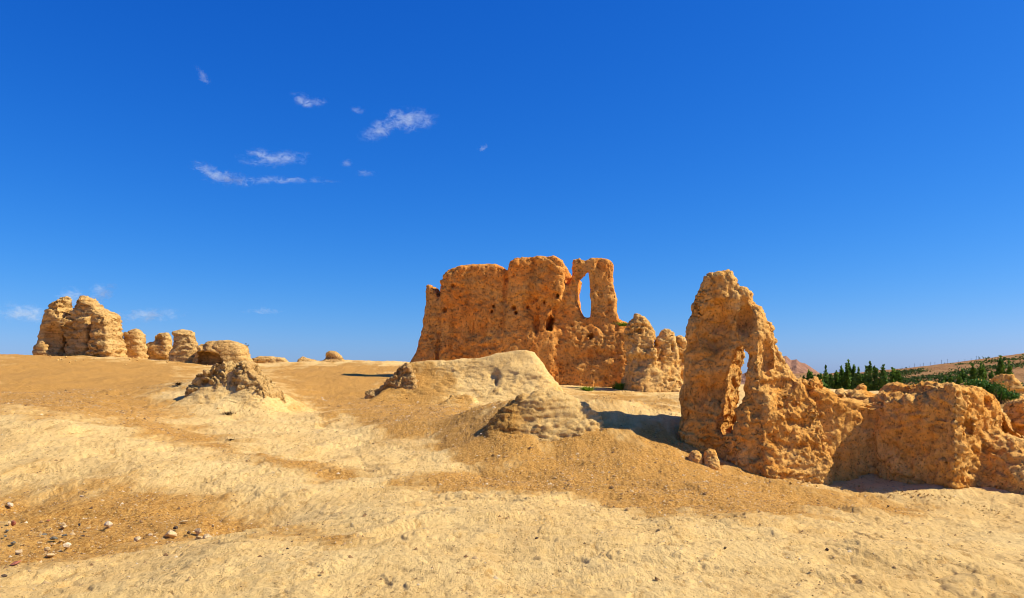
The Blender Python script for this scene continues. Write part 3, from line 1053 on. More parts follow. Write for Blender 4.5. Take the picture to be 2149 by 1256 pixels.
def build_mounds():
    soft = [d_fbm(0.12, 0.8, 3), d_billow(0.085, 1.5, 6, 0.6, 2.4), d_strata(0.035, 0.2), d_cracks(0.05, 2.6, 2.2, 0.10)]
    rough = [d_fbm(0.10, 1.1, 3), d_billow(0.20, 1.9, 6, 0.6, 1.0), d_cracks(0.2, 3.4, 1.0, 0.2)]
    # long low mound before the great wall
    fr = Frame(980, 33.5, 6)
    simple_body('long_mound', fr, [
        ([(826, 900), (832, 800), (840, 772), (858, 759), (897, 758), (946, 756), (1004, 750), (1053, 739.5), (1102, 735), (1118, 738), (1129, 752), (1141, 766), (1149, 788), (1163, 812), (1170, 900)],
         dict(wc=0.6, T=0.5, r=0.35, flare=0.75, skirt=0.8, h0=0.8)),
        ([(1034, 900), (1044, 775), (1070, 762), (1120, 765), (1145, 785), (1165, 812), (1172, 900)], dict(wc=-0.3, T=0.45, r=0.35, k=0.3, flare=0.7, skirt=0.6, h0=0.6))],
        0.065, M_GROUND, soft, 'long pale earth mound in front of the tall windowed wall', 'mound', wlo=-3.6, whi=3.0,
        pits=[(1030, 783, -1.15, 0.22, 0.28, 0.55, 0.06), (1040, 790, -1.3, 0.08, 0.35, 0.5, 0.05), (947, 781, -0.95, 0.13, 0.10, 0.4, 0.05), (968, 784, -0.95, 0.10, 0.07, 0.3, 0.05)])
    fr = Frame(820, 32.6, 8)
    simple_body('crumbling_bank', fr, [([(758, 880), (768, 823), (790, 812), (806, 804), (824, 786), (836, 770), (852, 763), (866, 776), (872, 800), (884, 822), (892, 880)], dict(wc=0.15, T=0.3, r=0.2, flare=0.25))],
                0.045, M_STUMP, rough, 'dark crumbling left end of the long mound', 'earth bank', wlo=-1.6, whi=1.3)
    fr = Frame(1180, 17.1, -4)
    simple_body('rounded_mound', fr, [
        ([(985, 990), (1000, 935), (1016, 905), (1036, 872), (1060, 845), (1089, 826), (1128, 818.5), (1166, 817), (1197, 823), (1229, 840), (1246, 855), (1267, 877), (1278, 908), (1282, 990)],
         dict(wc=0.35, T=0.3, r=0.5, flare=0.42, skirt=0.3, h0=0.5))],
        0.042, M_GROUND, [d_fbm(0.12, 0.8, 3), d_billow(0.13, 1.8, 6, 0.6, 2.2), d_strata(0.04, 0.2), d_cracks(0.07, 3.0, 2.2, 0.12)], 'rounded pale mound whose steep right end meets the dark shadow', 'mound', wlo=-2.8, whi=2.4)
    fr = Frame(965, 30.0, 0)
    simple_body('small_mound', fr, [([(905, 880), (932, 843), (945, 830), (965, 824), (985, 829), (1000, 838), (1022, 880)], dict(wc=0.2, T=0.15, r=0.25, flare=0.9, skirt=2.0, h0=0.15))],
                0.05, M_GROUND, soft, 'tiny pale hump in front of the long mound', 'mound', wlo=-1.8, whi=1.8)
    # split mound on the left: wide pale skirt, two rough stumps, a smooth channel between
    fr = Frame(490, 27.0, 4)
    simple_body('split_mound', fr, [
        ([(300, 960), (345, 885), (395, 838), (430, 808), (462, 788), (500, 788), (530, 799), (556, 815), (580, 835), (605, 862), (650, 895), (690, 960)], dict(wc=0.25, T=0.5, r=0.35, flare=1.15, skirt=0.7, h0=0.5)),
        ([(460, 900), (462, 810), (468, 782), (479, 774), (492, 780), (502, 810), (510, 900)], dict(wc=0.1, T=0.45, r=0.3, k=0.15, flare=0.55))],
        0.055, M_GROUND, soft, 'pale cone-shaped mound with a smooth channel between two rough stumps', 'mound', wlo=-4.4, whi=3.0)
    fr = Frame(440, 27.0, 10)
    simple_body('rough_stump', fr, [([(388, 870), (398, 810), (418, 790), (438, 773), (453, 762), (466, 756), (476, 762), (480, 800), (480, 870)], dict(wc=0.0, T=0.4, r=0.12, flare=0.25))],
                0.04, M_STUMP, rough, 'dark rough left stump of the split mound', 'earth stump', wlo=-1.6, whi=1.2)
    fr = Frame(515, 26.9, 10)
    simple_body('rough_stump', fr, [([(483, 880), (484, 805), (489, 780), (492, 764), (503, 758), (515, 762), (522, 775), (536, 788), (554, 802), (568, 828), (580, 880)], dict(wc=0.0, T=0.45, r=0.15, flare=0.3))],
                0.04, M_STUMP, rough, 'dark rough right stump of the split mound', 'earth stump', wlo=-1.6, whi=1.2)
    # skyline lumps
    fr = Frame(560, 56.0, 0)
    simple_body('flat_rock', fr, [([(516, 775), (521, 760), (528, 751), (540, 746.5), (565, 748), (590, 751), (600, 758), (602, 775)], dict(wc=0, T=0.5, r=0.3, flare=0.2))],
                0.06, M_TAN, far_disp(0.4, 0.12), 'flat tan rock slab on the skyline right of the cave dome', 'rock')
    fr = Frame(645, 57.0, 0)
    simple_body('skyline_rock', fr, [([(620, 775), (622, 756), (632, 747), (645, 752), (660, 756), (668, 775)], dict(wc=0, T=0.4, r=0.3, flare=0.3))],
                0.06, M_TAN, far_disp(0.35), 'small low rock on the skyline between flat slab and boulder', 'rock')
    fr = Frame(698, 56.0, 0)
    simple_body('skyline_boulder', fr, [([(664, 775), (668, 758), (684, 752), (720, 754), (724, 775)], dict(wc=0.1, T=0.5, r=0.3, flare=0.3)),
                                        ([(681, 756), (681, 740), (690, 735), (703, 737), (715, 746), (718, 756)], dict(wc=0, T=0.4, r=0.4))],
                0.07, M_TAN, far_disp(0.35), 'rounded boulder standing alone on the skyline left of the tall wall', 'boulder',
                pits=[(688, 748, -0.45, 0.2, 0.2, 0.3, 0.05)])


def build_right_back():
    d1 = [d_fbm(0.12, 1.2, 3), d_strata(0.05, 0.22), d_billow(0.24, 1.5, 6, 0.55, 1.4), d_cracks(0.14, 2.2, 1.4, 0.14)]
    fr = Frame(1800, 19.8, 10)
    simple_body('rubble_ridge', fr, [([(1735, 900), (1745, 835), (1765, 820), (1800, 821), (1830, 823), (1858, 829), (1880, 836), (1900, 850), (1910, 900)], dict(wc=0, T=0.4, r=0.25, flare=0.1)),
                                     ([(1792, 835), (1797, 818), (1802, 807), (1810, 805), (1816, 810), (1818, 822), (1822, 835)], dict(wc=0.1, T=0.15, r=0.12, k=0.06))],
                0.045, M_LOW, d1, 'crumbling earth ridge with a small knob, before the poplars', 'ruined wall', wlo=-1.2, whi=1.2)
    fr = Frame(2125, 33.0, 14)
    simple_body('earth_block', fr, [([(2085, 860), (2096, 810), (2100, 790), (2112, 783.5), (2128, 786), (2148, 802), (2162, 815), (2170, 860)], dict(wc=0, T=0.6, r=0.3, flare=0.05)),
                                    ([(2076, 860), (2080, 797), (2095, 790), (2110, 800), (2115, 860)], dict(wc=0.8, T=0.4, r=0.25, flare=0.05))],
                0.06, M_LOW, d1, 'squat earthen block with shaded face at the right edge', 'ruined wall', wlo=-1.8, whi=2.2)
    fr = Frame(2060, 27.0, 0)
    o = simple_body('earth_bank', fr, [([(1940, 930), (1960, 840), (1990, 816), (2020, 808), (2050, 801), (2075, 800), (2095, 815), (2130, 835), (2200, 836), (2330, 840), (2340, 930)], dict(wc=0.6, T=0.4, r=0.3, flare=0.5))],
                    0.075, M_LOW, d1, 'sloping earth bank under the green bush behind the low wall', 'bank', wlo=-3.0, whi=3.2)


build_great_wall()
build_wall_stub()
build_arch()
build_low_wall()
build_left_ruins()
build_mounds()
build_right_back()


# ------------------------------------------------------------------ far hillside and mountain
def heightfield(name, xs, ys, zf, mat):
    X, Y = np.meshgrid(xs, ys, indexing='xy')
    Z = zf(X.ravel(), Y.ravel())
    V = np.stack([X.ravel(), Y.ravel(), Z], 1)
    i = np.arange(V.shape[0]).reshape(X.shape)
    Q = np.stack([i[:-1, :-1], i[:-1, 1:], i[1:, 1:], i[1:, :-1]], -1).reshape(-1, 4)
    return link(name, mesh_from(name, V, Q, mat))


M_HILL = earth_mat('hill_earth', (0.40, 0.19, 0.065), (0.46, 0.25, 0.095), (0.22, 0.12, 0.05), 0.9, 0.5, big=0.05)
M_MOUNT = earth_mat('mountain_rock', (0.34, 0.17, 0.095), (0.40, 0.22, 0.13), (0.20, 0.10, 0.065), 0.06, 4.0, big=0.006)

RIDGE_PX = [1560, 1640, 1700, 1735, 1760, 1800, 1845, 1900, 2000, 2060, 2100, 2149, 2300, 2500]
RIDGE_PY = [788, 786, 783, 785, 781, 783, 777, 774, 762, 753, 748, 742, 735, 735]
D_RIDGE = 460.0


def hill_z(x, y):
    px = CX + x / np.maximum(y, 1) * FPX
    zr = EYE + (HORIZ - np.interp(px, RIDGE_PX, RIDGE_PY)) / FPX * D_RIDGE
    side = sstep(1480, 1620, px)
    t = np.clip((y - 240) / (D_RIDGE - 240), 0, 1.3)
    up = np.where(t < 1, t ** 0.85, 1 - (t - 1) * 1.0)
    p = np.stack([x, y, 0 * x], 1).astype(np.float32)
    n = 3.0 * fbm(p * 0.02, 4, 0.55) * np.clip(1.1 - t, 0.15, 1) + 1.6 * fbm(p * 0.06, 3, 0.6, ridged=True) * np.clip(1.15 - t, 0.2, 1)
    return -15.5 + side * (zr + 15.5) * up + n * side - (1 - side) * 3


hs = heightfield('hillside', np.linspace(60, 460, 260), np.linspace(238, 600, 200), hill_z, M_HILL)
struct(hs)


def mount_z(x, y):
    px = CX + x / y * FPX
    prof = np.interp(px, [1500, 1560, 1600, 1630, 1650, 1660, 1672, 1678, 1690, 1706, 1722, 1740, 1770], [800, 785, 765, 752, 747, 756, 752.5, 758, 762, 774, 785, 800, 815])
    zr = (HORIZ - prof) / FPX * 3000
    p = np.stack([x, y, 0 * x], 1).astype(np.float32)
    fall = 1 - np.abs(y - 3000) / 420.0
    n = 22 * fbm(p * 0.006, 5, 0.6, ridged=True) * np.clip(1.2 - fall, 0.12, 1)
    return -30 + (zr + 30) * np.clip(fall, 0, 1) ** 0.9 + n


struct(heightfield('mountain', np.linspace(650, 1300, 220), np.linspace(2600, 3400, 140), mount_z, M_MOUNT))


# ------------------------------------------------------------------ plants
M_POPLAR = [leaf_mat('poplar_leaves', (0.05, 0.115, 0.016), (0.18, 0.29, 0.04), 0.5),
            leaf_mat('pale_poplar_leaves', (0.055, 0.12, 0.02), (0.17, 0.28, 0.05), 0.5)]
M_BUSH = leaf_mat('bush_leaves', (0.030, 0.085, 0.012), (0.085, 0.19, 0.03), 2.5)
M_TUFT = leaf_mat('tuft_leaves', (0.12, 0.24, 0.02), (0.26, 0.38, 0.04), 6.0)
M_SCRUB = leaf_mat('scrub_leaves', (0.030, 0.060, 0.012), (0.12, 0.17, 0.035), 0.08)
M_DRY = plain_mat('dry_stalks', (0.060, 0.040, 0.022), 0.4)
M_BARK = plain_mat('bark', (0.12, 0.085, 0.055), 0.3)


def leaf_cloud(C, size, rng, up=0.0):
    """one small bent quad per centre"""
    n = len(C)
    d = rng.normal(size=(n, 3))
    d[:, 2] += up
    d /= np.linalg.norm(d, axis=1)[:, None]
    e = np.cross(d, rng.normal(size=(n, 3)))
    e /= np.linalg.norm(e, axis=1)[:, None]
    s = size * (0.6 + 0.8 * rng.rand(n))[:, None]
    V = np.concatenate([C - d * s, C + e * s * 0.55, C + d * s, C - e * s * 0.55])
    i = np.arange(n)
    return V, np.stack([i, i + n, i + 2 * n, i + 3 * n], 1)


def tube(pts, rads, seg=6):
    V, Q = [], []
    for k, (p, r) in enumerate(zip(pts, rads)):
        for j in range(seg):
            a = 2 * math.pi * j / seg
            V.append((p[0] + r * math.cos(a), p[1] + r * math.sin(a), p[2]))
    for k in range(len(pts) - 1):
        for j in range(seg):
            a, b_ = k * seg + j, k * seg + (j + 1) % seg
            Q.append((a, b_, b_ + seg, a + seg))
    return np.array(V), np.array(Q)


def poplar(px, top, d, base_z, width, spires, seed, pale, label):
    rng = np.random.RandomState(seed)
    zt = EYE + (HORIZ - top) / FPX * d
    H = zt - base_z
    w = width * d / FPX
    root = bpy.data.objects.new('poplar_tree', None)
    COL.objects.link(root)
    p = at(px, 800, d)
    root.location = (p.x, p.y, base_z)
    tag(root, label, 'tree', 'poplars in the valley')
    tv, tq = [], []
    cs = []
    off = 0
    for s in range(spires):
        ox = 0 if spires == 1 else (s / (spires - 1) - 0.5) * w * 0.75 + rng.normal() * 0.2
        oy = rng.normal() * w * 0.2
        h = H * (1.06 if s == spires // 2 else 0.80 + 0.24 * rng.rand())
        v, q = tube([(ox * 0.2, oy * 0.2, 0), (ox * 0.8, oy, h * 0.25), (ox, oy, h * 0.6), (ox, oy, h * 0.97)], [0.28, 0.2, 0.12, 0.03])
        tv.append(v)
        tq.append(q + off)
        off += len(v)
        for b_ in range(16):                                # upswept limbs
            z0 = h * (0.12 + 0.75 * rng.rand())
            a = rng.rand() * 6.283
            ln = w / max(spires, 1) * 0.6 * (1 - z0 / h) + 0.4
            e = (ox + math.cos(a) * ln * 0.6, oy + math.sin(a) * ln * 0.6, z0 + ln * 1.6)
            v, q = tube([(ox, oy, z0), e], [0.07, 0.02], 4)
            tv.append(v)
            tq.append(q + off)
            off += len(v)
            m = 46
            t = rng.rand(m)[:, None] ** 0.7
            c = np.array([[ox, oy, z0]]) * (1 - t) + np.array([e]) * t
            c = c + rng.normal(size=(m, 3)) * np.array([0.40, 0.40, 0.7]) * (0.40 + 0.8 * (1 - z0 / h))
            cs.append(c)
        m = 60
        t = rng.rand(m)[:, None]
        c = np.array([[ox, oy, h * 0.55]]) * (1 - t) + np.array([[ox, oy, h]]) * t
        cs.append(c + rng.normal(size=(m, 3)) * np.array([0.25, 0.25, 0.2]) * (1.2 - t))
    V, Q = leaf_cloud(np.concatenate(cs), 0.50, rng, up=1.0)
    link('crown', mesh_from('crown', V, Q, M_POPLAR[1 if pale else 0], smooth=False), root)
    link('trunk', mesh_from('trunk', np.concatenate(tv), np.concatenate(tq), M_BARK), root)
    return root


POPLARS = [
    (1694, 781, 300, -9, 14, 3, 0, 'tiny dark poplar clump farthest left, at the mountain foot'),
    (1712, 790, 224, -8.5, 20, 2, 0, 'short dark poplar behind the tower shoulder'),
    (1723, 775, 225, -8.5, 18, 2, 0, 'dark poplar with one thin tip, left end of the tall row'),
    (1736, 788, 219, -8.5, 20, 3, 1, 'lighter low poplar just right of the thin-tipped one'),
    (1750, 784, 222, -8.5, 18, 2, 0, 'middle-sized dark poplar between thin-tipped tree and tallest cluster'),
    (1765, 777, 225, -8.5, 14, 1, 0, 'narrow dark poplar left of the tallest cluster'),
    (1782, 764, 220, -8.5, 28, 4, 0, 'tallest poplar cluster with four pointed tips'),
    (1800, 777, 216, -8.5, 19, 3, 1, 'leafy lighter poplar on the right flank of the tallest cluster'),
    (1816, 786, 222, -9, 18, 2, 0, 'low dark poplar filling the gap before the pale one'),
    (1830, 765, 214, -9, 20, 3, 1, 'pale green twin-tipped poplar, tall and bright'),
    (1844, 771, 214, -9, 15, 2, 1, 'pale poplar shoulder right behind the twin-tipped one'),
    (1862, 780, 212, -9.5, 18, 2, 0, 'dark poplar with a bare pale stem near the row end'),
    (1876, 779, 212, -9.5, 20, 3, 0, 'last dark poplar at the right end of the tall row'),
    (1975, 800, 214, -9.5, 26, 3, 1, 'lowest bushy tree starting the hillside grove'),
    (1996, 790, 215, -9.5, 28, 3, 0, 'low bushy tree left of the hillside grove'),
    (2020, 780, 215, -9.5, 34, 4, 0, 'broad leafy tree in the middle of the hillside grove'),
    (2052, 768, 216, -9.5, 38, 5, 0, 'wide dark tree of the hillside grove with uneven top'),
    (2078, 785, 215, -9.5, 26, 3, 1, 'lighter tree between the wide one and the tallest grove tree'),
    (2098, 755, 218, -9.5, 36, 5, 0, 'tallest dark tree of the grove, just above the earthen block'),
]
for i, (px, top, d, bz, w, sp, pale, lab) in enumerate(POPLARS):
    poplar(px, top, d, bz, w, sp, 100 + i, pale, lab)


def scrub():
    rng = np.random.RandomState(5)
    C = []
    K = 1500
    ys = 250 + 205 * rng.rand(K)
    xs = (1690 + 500 * rng.rand(K) - CX) / FPX * ys
    keep = gnoise(np.stack([xs * 0.018, ys * 0.05, 0 * xs + 3.0], 1)) > 0.04 + 0.12 * rng.rand(K)
    zs = hill_z(xs, ys)
    for x, y, z in zip(xs[keep], ys[keep], zs[keep]):
        s = 0.9 + 1.6 * rng.rand() ** 2
        m = int(26 * s)
        c = rng.normal(size=(m, 3)) * np.array([s * 2.6, s, s * 0.42])
        c[:, 2] = np.abs(c[:, 2])
        C.append(c + np.array([x, y, z]))
    V, Q = leaf_cloud(np.concatenate(C), 0.55, rng, up=0.4)
    o = link('hillside_scrub', mesh_from('hillside_scrub', V, Q, M_SCRUB, smooth=False))
    o['kind'] = 'stuff'
    o['label'] = 'low green scrub dotting the far hillside'
    o['category'] = 'scrub'


scrub()


def bush():
    rng = np.random.RandomState(9)
    root = bpy.data.objects.new('green_bush', None)
    COL.objects.link(root)
    p = at(2080, 822, 25.2)
    root.location = (p.x, p.y, p.z - 0.15)
    tag(root, 'rounded bright green bush behind the low earthen wall', 'bush')
    C, tv, tq, off = [], [], [], 0
    for k in range(150):
        t = rng.rand()
        c0 = np.array([-0.50 + 1.05 * t, rng.normal() * 0.2, 0.30 - 0.42 * t])
        e = c0 + np.array([rng.normal() * 0.14, rng.normal() * 0.18, 0.02 + 0.16 * rng.rand()])
        v, q = tube([(c0[0] * 0.6, c0[1] * 0.5, -0.25), tuple(e)], [0.012, 0.004], 4)
        tv.append(v)
        tq.append(q + off)
        off += len(v)
        C.append(e + rng.normal(size=(26, 3)) * np.array([0.07, 0.07, 0.055]))
    V, Q = leaf_cloud(np.concatenate(C), 0.045, rng, up=0.6)
    link('foliage', mesh_from('foliage', V, Q, M_BUSH, smooth=False), root)
    link('stems', mesh_from('stems', np.concatenate(tv), np.concatenate(tq), M_BARK), root)


bush()


def tuft(name, p, h, w, n, mat, seed, label, cat, lean=0.6, thick=0.012):
    """bunch of bent blades"""
    rng = np.random.RandomState(seed)
    V, Q = [], []
    for k in range(n):
        a = rng.rand() * 6.283
        r0 = w * 0.35 * rng.rand()
        b0 = np.array([math.cos(a) * r0, math.sin(a) * r0, -0.02])
        ln = h * (0.5 + 0.6 * rng.rand())
        out = np.array([math.cos(a), math.sin(a), 0]) * lean * rng.rand() * w
        side = np.array([-math.sin(a), math.cos(a), 0]) * thick
        m1 = b0 + out * 0.35 + np.array([0, 0, ln * 0.6])
        m2 = b0 + out + np.array([0, 0, ln * (0.7 + 0.3 * rng.rand())])
        i = len(V)
        V += [b0 - side, b0 + side, m1 + side, m1 - side, m2 + side * 0.2, m2 - side * 0.2]
        Q += [(i, i + 1, i + 2, i + 3), (i + 3, i + 2, i + 4, i + 5)]
    o = link(name, mesh_from(name, np.array(V), np.array(Q), mat, smooth=False), loc=tuple(p))
    return tag(o, label, cat)


def grounded(px, py):
    return on_ground(px, py)


tuft('grass_tuft', on_ground(1299, 818), 0.42, 0.70, 170, M_TUFT, 1, 'bright green spiky tuft at the foot of the tall wall', 'grass tuft', 0.9, 0.02)
tuft('grass_tuft', on_ground(1234, 820), 0.26, 0.75, 130, M_TUFT, 2, 'flatter yellow-green tuft left of the spiky one, by the tall wall', 'grass tuft', 0.9, 0.02)
tuft('grass_tuft', at(1308, 684, 41.2), 0.22, 0.60, 110, M_TUFT, 3, 'green tuft growing on top of the broken wall saddle', 'grass tuft', 0.9, 0.02)
tuft('grass_tuft', on_ground(1428, 819), 0.22, 0.45, 70, M_TUFT, 4, 'small green tuft peeking out beside the leaning tower', 'grass tuft', 0.9, 0.02)
for k, (px, py, s, lab) in enumerate([
        (1106, 829, 1.0, 'dark dry weed on the crest of the rounded mound'),
        (1082, 846, 0.9, 'dark dry weed on the rounded mound, below the crest one'),
        (1206, 1109, 0.5, 'small dark dry weed on the pale foreground crust'),
        (478, 872, 1.2, 'dark tuft in place of a rooty dark hollow at the foot of the split mound'),  # dark blades put in for a dark hollow with roots
        (374, 812, 0.9, 'dark tuft in place of a flat clod and its shadow, left of the split mound'),  # blades added for a dark flat clod with its shadow
        (485, 925, 0.6, 'little dark tuft in place of a dark spot on the pale slope below the split mound')]):  # added tuft only marks a dark spot on the slope
    p = grounded(px, py)
    tuft('weed_or_spot_tuft', p, 0.005 * p.y * s, 0.011 * p.y * s, 40, M_DRY, 20 + k, lab, 'dry weed', 1.0, 0.0005 * p.y)


# ------------------------------------------------------------------ stones
def rock_mesh(name, seed, mat, n=16, flat=0.7):
    rng = np.random.RandomState(seed)
    bm = bmesh.new()
    for k in range(n):
        v = rng.normal(size=3)
        v /= np.linalg.norm(v)
        v *= 0.8 + 0.25 * rng.rand()
        bm.verts.new((v[0], v[1] * 0.85, v[2] * flat))
    r = bmesh.ops.convex_hull(bm, input=bm.verts)
    loose = [g for g in r['geom_interior'] if isinstance(g, bmesh.types.BMVert)]
    if loose:
        bmesh.ops.delete(bm, geom=loose, context='VERTS')
    bmesh.ops.bevel(bm, geom=list(bm.edges), offset=0.035, segments=1, affect='EDGES', profile=0.6)
    bmesh.ops.recalc_face_normals(bm, faces=bm.faces)
    me = bpy.data.meshes.new(name)
    bm.to_mesh(me)
    bm.free()
    if mat:
        me.materials.append(mat)
    return me


M_ST = {
    'pale': plain_mat('pale_stone', (0.60, 0.41, 0.20), 0.3, 3.0),
    'white': plain_mat('white_stone', (0.66, 0.50, 0.30), 0.25, 3.0),
    'tan': plain_mat('tan_stone', (0.56, 0.38, 0.17), 0.3, 3.0),
    'grey': plain_mat('grey_stone', (0.16, 0.145, 0.10), 0.25, 3.0),
    'red': plain_mat('red_stone', (0.38, 0.13, 0.07), 0.25, 3.0),
    'dark': plain_mat('dark_stone', (0.10, 0.065, 0.04), 0.3, 3.0),
}
# px, py of the foot, width px, height px, kind, label
STONES = [
    (357, 1128, 31, 21, 'pale', 'largest pale angular stone, centre of the right-hand stone cluster'),
    (369, 1110, 14, 8, 'dark', 'small dark stone just behind the largest pale stone'),
    (385, 1096, 22, 6, 'tan', 'flat sunken stone pair above the largest pale stone'),
    (416, 1121, 16, 16, 'pale', 'upright pale stone right of the largest stone'),
    (396, 1123, 8, 7, 'dark', 'pea-like dark stone between largest and upright pale stones'),
    (418, 1131, 17, 8, 'tan', 'half buried tan stone beside the rough pale lump on the crest'),
    (435, 1131, 22, 14, 'pale', 'rough pale lump sitting on the foreground crest'),
    (447, 1107, 9, 7, 'tan', 'small lone tan stone at the right end of the cluster'),
    (289, 1134, 22, 10, 'pale', 'split pale stone left of the largest stone'),
    (315, 1126, 10, 5, 'white', 'tiny whitish stone between split stone and largest stone'),
    (228, 1107, 17, 17, 'white', 'bright white rounded stone casting a dark shadow, upper middle'),
    (186, 1111, 12, 6, 'tan', 'low brown stone left of the bright white rounded stone'),
    (165, 1105, 11, 8, 'grey', 'smooth dark grey pebble, round, upper middle'),
    (133, 1107, 17, 7, 'tan', 'low tan stone left of the round grey pebble'),
    (102, 1093, 9, 3, 'red', 'thin reddish stone flake alone above the others'),
    (173, 1127, 12, 3, 'dark', 'thin dark stone flake under the round grey pebble'),
    (136, 1125, 15, 4, 'grey', 'flat grey green stone flake, right one of two'),
    (93, 1122, 15, 3, 'grey', 'flat grey green stone flake, left one of two'),
    (113, 1139, 18, 8, 'grey', 'large flat greenish grey stone behind the white wedge'),
    (127, 1138, 9, 6, 'tan', 'small brown stone touching the large flat grey one'),
    (140, 1152, 22, 14, 'white', 'white tilted wedge stone with a dark shadow'),
    (83, 1145, 12, 6, 'tan', 'small rough stone left of the flat grey one'),
    (98, 1155, 16, 9, 'tan', 'tan lump in front of the flat grey stone'),
    (106, 1169, 20, 9, 'tan', 'low tan stone below the white wedge'),
    (40, 1160, 18, 12, 'pale', 'pale rough stone at lower left, above a small dark one'),
    (37, 1166, 10, 6, 'dark', 'small dark stone tucked under the pale rough stone'),
    (28, 1141, 12, 7, 'grey', 'greyish brown pebble near the left edge'),
    (11, 1131, 9, 5, 'grey', 'flat grey pebble at the left edge below the red stone'),
    (15, 1116, 10, 5, 'grey', 'oval grey pebble just under the reddish stone'),
    (28, 1105, 11, 15, 'red', 'upright reddish stone leaning on a tan one'),
    (18, 1105, 10, 9, 'pale', 'tan stone leaning against the reddish stone'),
    (21, 1071, 16, 11, 'white', 'whitish stone with black shadow nearest the upper left'),
    (18, 1061, 10, 5, 'dark', 'dark stone just behind the upper left whitish stone'),
    (34, 1185, 26, 5, 'red', 'flat reddish slab fragments at the lower left'),
    (8, 1213, 14, 7, 'dark', 'dark stone in the lower left corner crust'),
    (62, 1171, 6, 4, 'tan', 'tiny tan pebble right of the pale rough stone'),
    (172, 1044, 10, 5, 'white', 'small whitish stone at the upper gravel edge'),
    (1735, 1158, 12, 8, 'dark', 'black stone chip in the right foreground crust'),
    (1521, 1157, 8, 5, 'dark', 'small black stone chip in the middle foreground crust'),
    (603, 1153, 8, 4, 'dark', 'dark chip on the pale hump near the bottom centre left'),
    (604, 841, 9, 5, 'pale', 'small stone on the slope right of the split mound'),
    (1125, 1132, 11, 5, 'dark', 'dark flat chip low in the centre foreground'),
    (1864, 1063, 6, 4, 'dark', 'dark chip under the low wall on pale ground'),
]
for k, (px, py, w, h, kind, lab) in enumerate(STONES):
    p = on_ground(px, py)
    m = p.y / FPX
    me = rock_mesh('stone', 300 + k, M_ST[kind], n=14 + k % 6)
    o = link('stone', me, loc=(p.x, p.y, p.z + h * m * 0.18), rot=(random.uniform(-0.25, 0.25), random.uniform(-0.25, 0.25), random.uniform(0, 6.28)),
             scale=(w * m * 0.56, w * m * 0.5, h * m * 0.78))
    tag(o, lab, 'stone', 'stones strewn over the foreground')

# block of fallen earth at the foot of the arch: two lumps
fr = Frame(1480, on_ground(1490, 976).y, 0)
simple_body('fallen_block', fr, [([(1476, 990), (1478, 968), (1484, 950), (1493, 944), (1501, 948), (1505, 962), (1512, 990)], dict(wc=0, T=0.13, r=0.10, flare=0.2))],
            0.018, M_ARCH, [d_fbm(0.05, 4.0, 3), d_fbm(0.02, 12.0, 3, ridged=True)], 'larger fallen earth block before the leaning tower', 'earth block', wlo=-0.6, whi=0.6, pad=0.1)
fr = Frame(1462, on_ground(1462, 966).y, 0)
simple_body('fallen_block', fr, [([(1446, 985), (1450, 957), (1455, 949), (1465, 947), (1473, 954), (1478, 985)], dict(wc=0, T=0.10, r=0.09, flare=0.2))],
            0.018, M_ARCH, [d_fbm(0.05, 4.0, 3), d_fbm(0.02, 12.0, 3, ridged=True)], 'smaller fallen earth block, left of the larger one by the tower', 'earth block', wlo=-0.6, whi=0.6, pad=0.1)


def gravel():
    """loose grit lying over the brown patches: uncountable, one object"""
    rng = np.random.RandomState(3)
    inside = (GY > 5) & (np.hypot(GX, GY) < 34) & (np.abs(np.arctan2(GX, GY)) < 0.62)
    pr = np.where(inside, 0.07 + np.clip(GG, 0, 1) ** 1.5, 0)
    r = np.hypot(GX, GY)
    pr = pr * np.clip(r, 4, 24) ** 1.0
    pr /= pr.sum()
    n = 42000
    i = rng.choice(len(GX), n, p=pr)
    C = np.stack([GX[i], GY[i], GZ[i]], 1)
    C[:, 0] += rng.normal(size=n) * 0.012 * r[i] * 0.1
    C[:, 1] += rng.normal(size=n) * 0.06
    C[:, 2] -= 0.002
    s = (0.004 + 0.008 * rng.rand(n) ** 2.5 + 0.014 * (rng.rand(n) > 0.985)) * (0.7 + 0.05 * r[i])
    a = rng.rand(n) * 6.283
    V = []
    for k in range(4):
        t = a + k * 1.571
        V.append(C + np.stack([np.cos(t) * s * (1 + 0.5 * (k % 2)), np.sin(t) * s, -s * 0.2], 1))
    V.append(C + np.stack([rng.normal(size=n) * s * 0.3, rng.normal(size=n) * s * 0.3, s * 0.9], 1))
    V = np.concatenate(V)
    j = np.arange(n)
    T = np.concatenate([np.stack([j + k * n, j + ((k + 1) % 4) * n, j + 4 * n], 1) for k in range(4)])
    m, nt, b = new_mat('grit')
    geo = nt.nodes.new('ShaderNodeNewGeometry')
    nt.links.new(ramp(nt, geo.outputs['Random Per Island'], [(0.0, (0.12, 0.065, 0.03)), (0.4, (0.36, 0.20, 0.075)), (0.8, (0.55, 0.36, 0.16)), (1.0, (0.68, 0.52, 0.30))]), b.inputs['Base Color'])
    o = link('gravel', mesh_from('gravel', V, T, m, smooth=False))
    o['kind'] = 'stuff'
    o['label'] = 'brown grit and gravel scattered over the ground'
    o['category'] = 'gravel'


gravel()


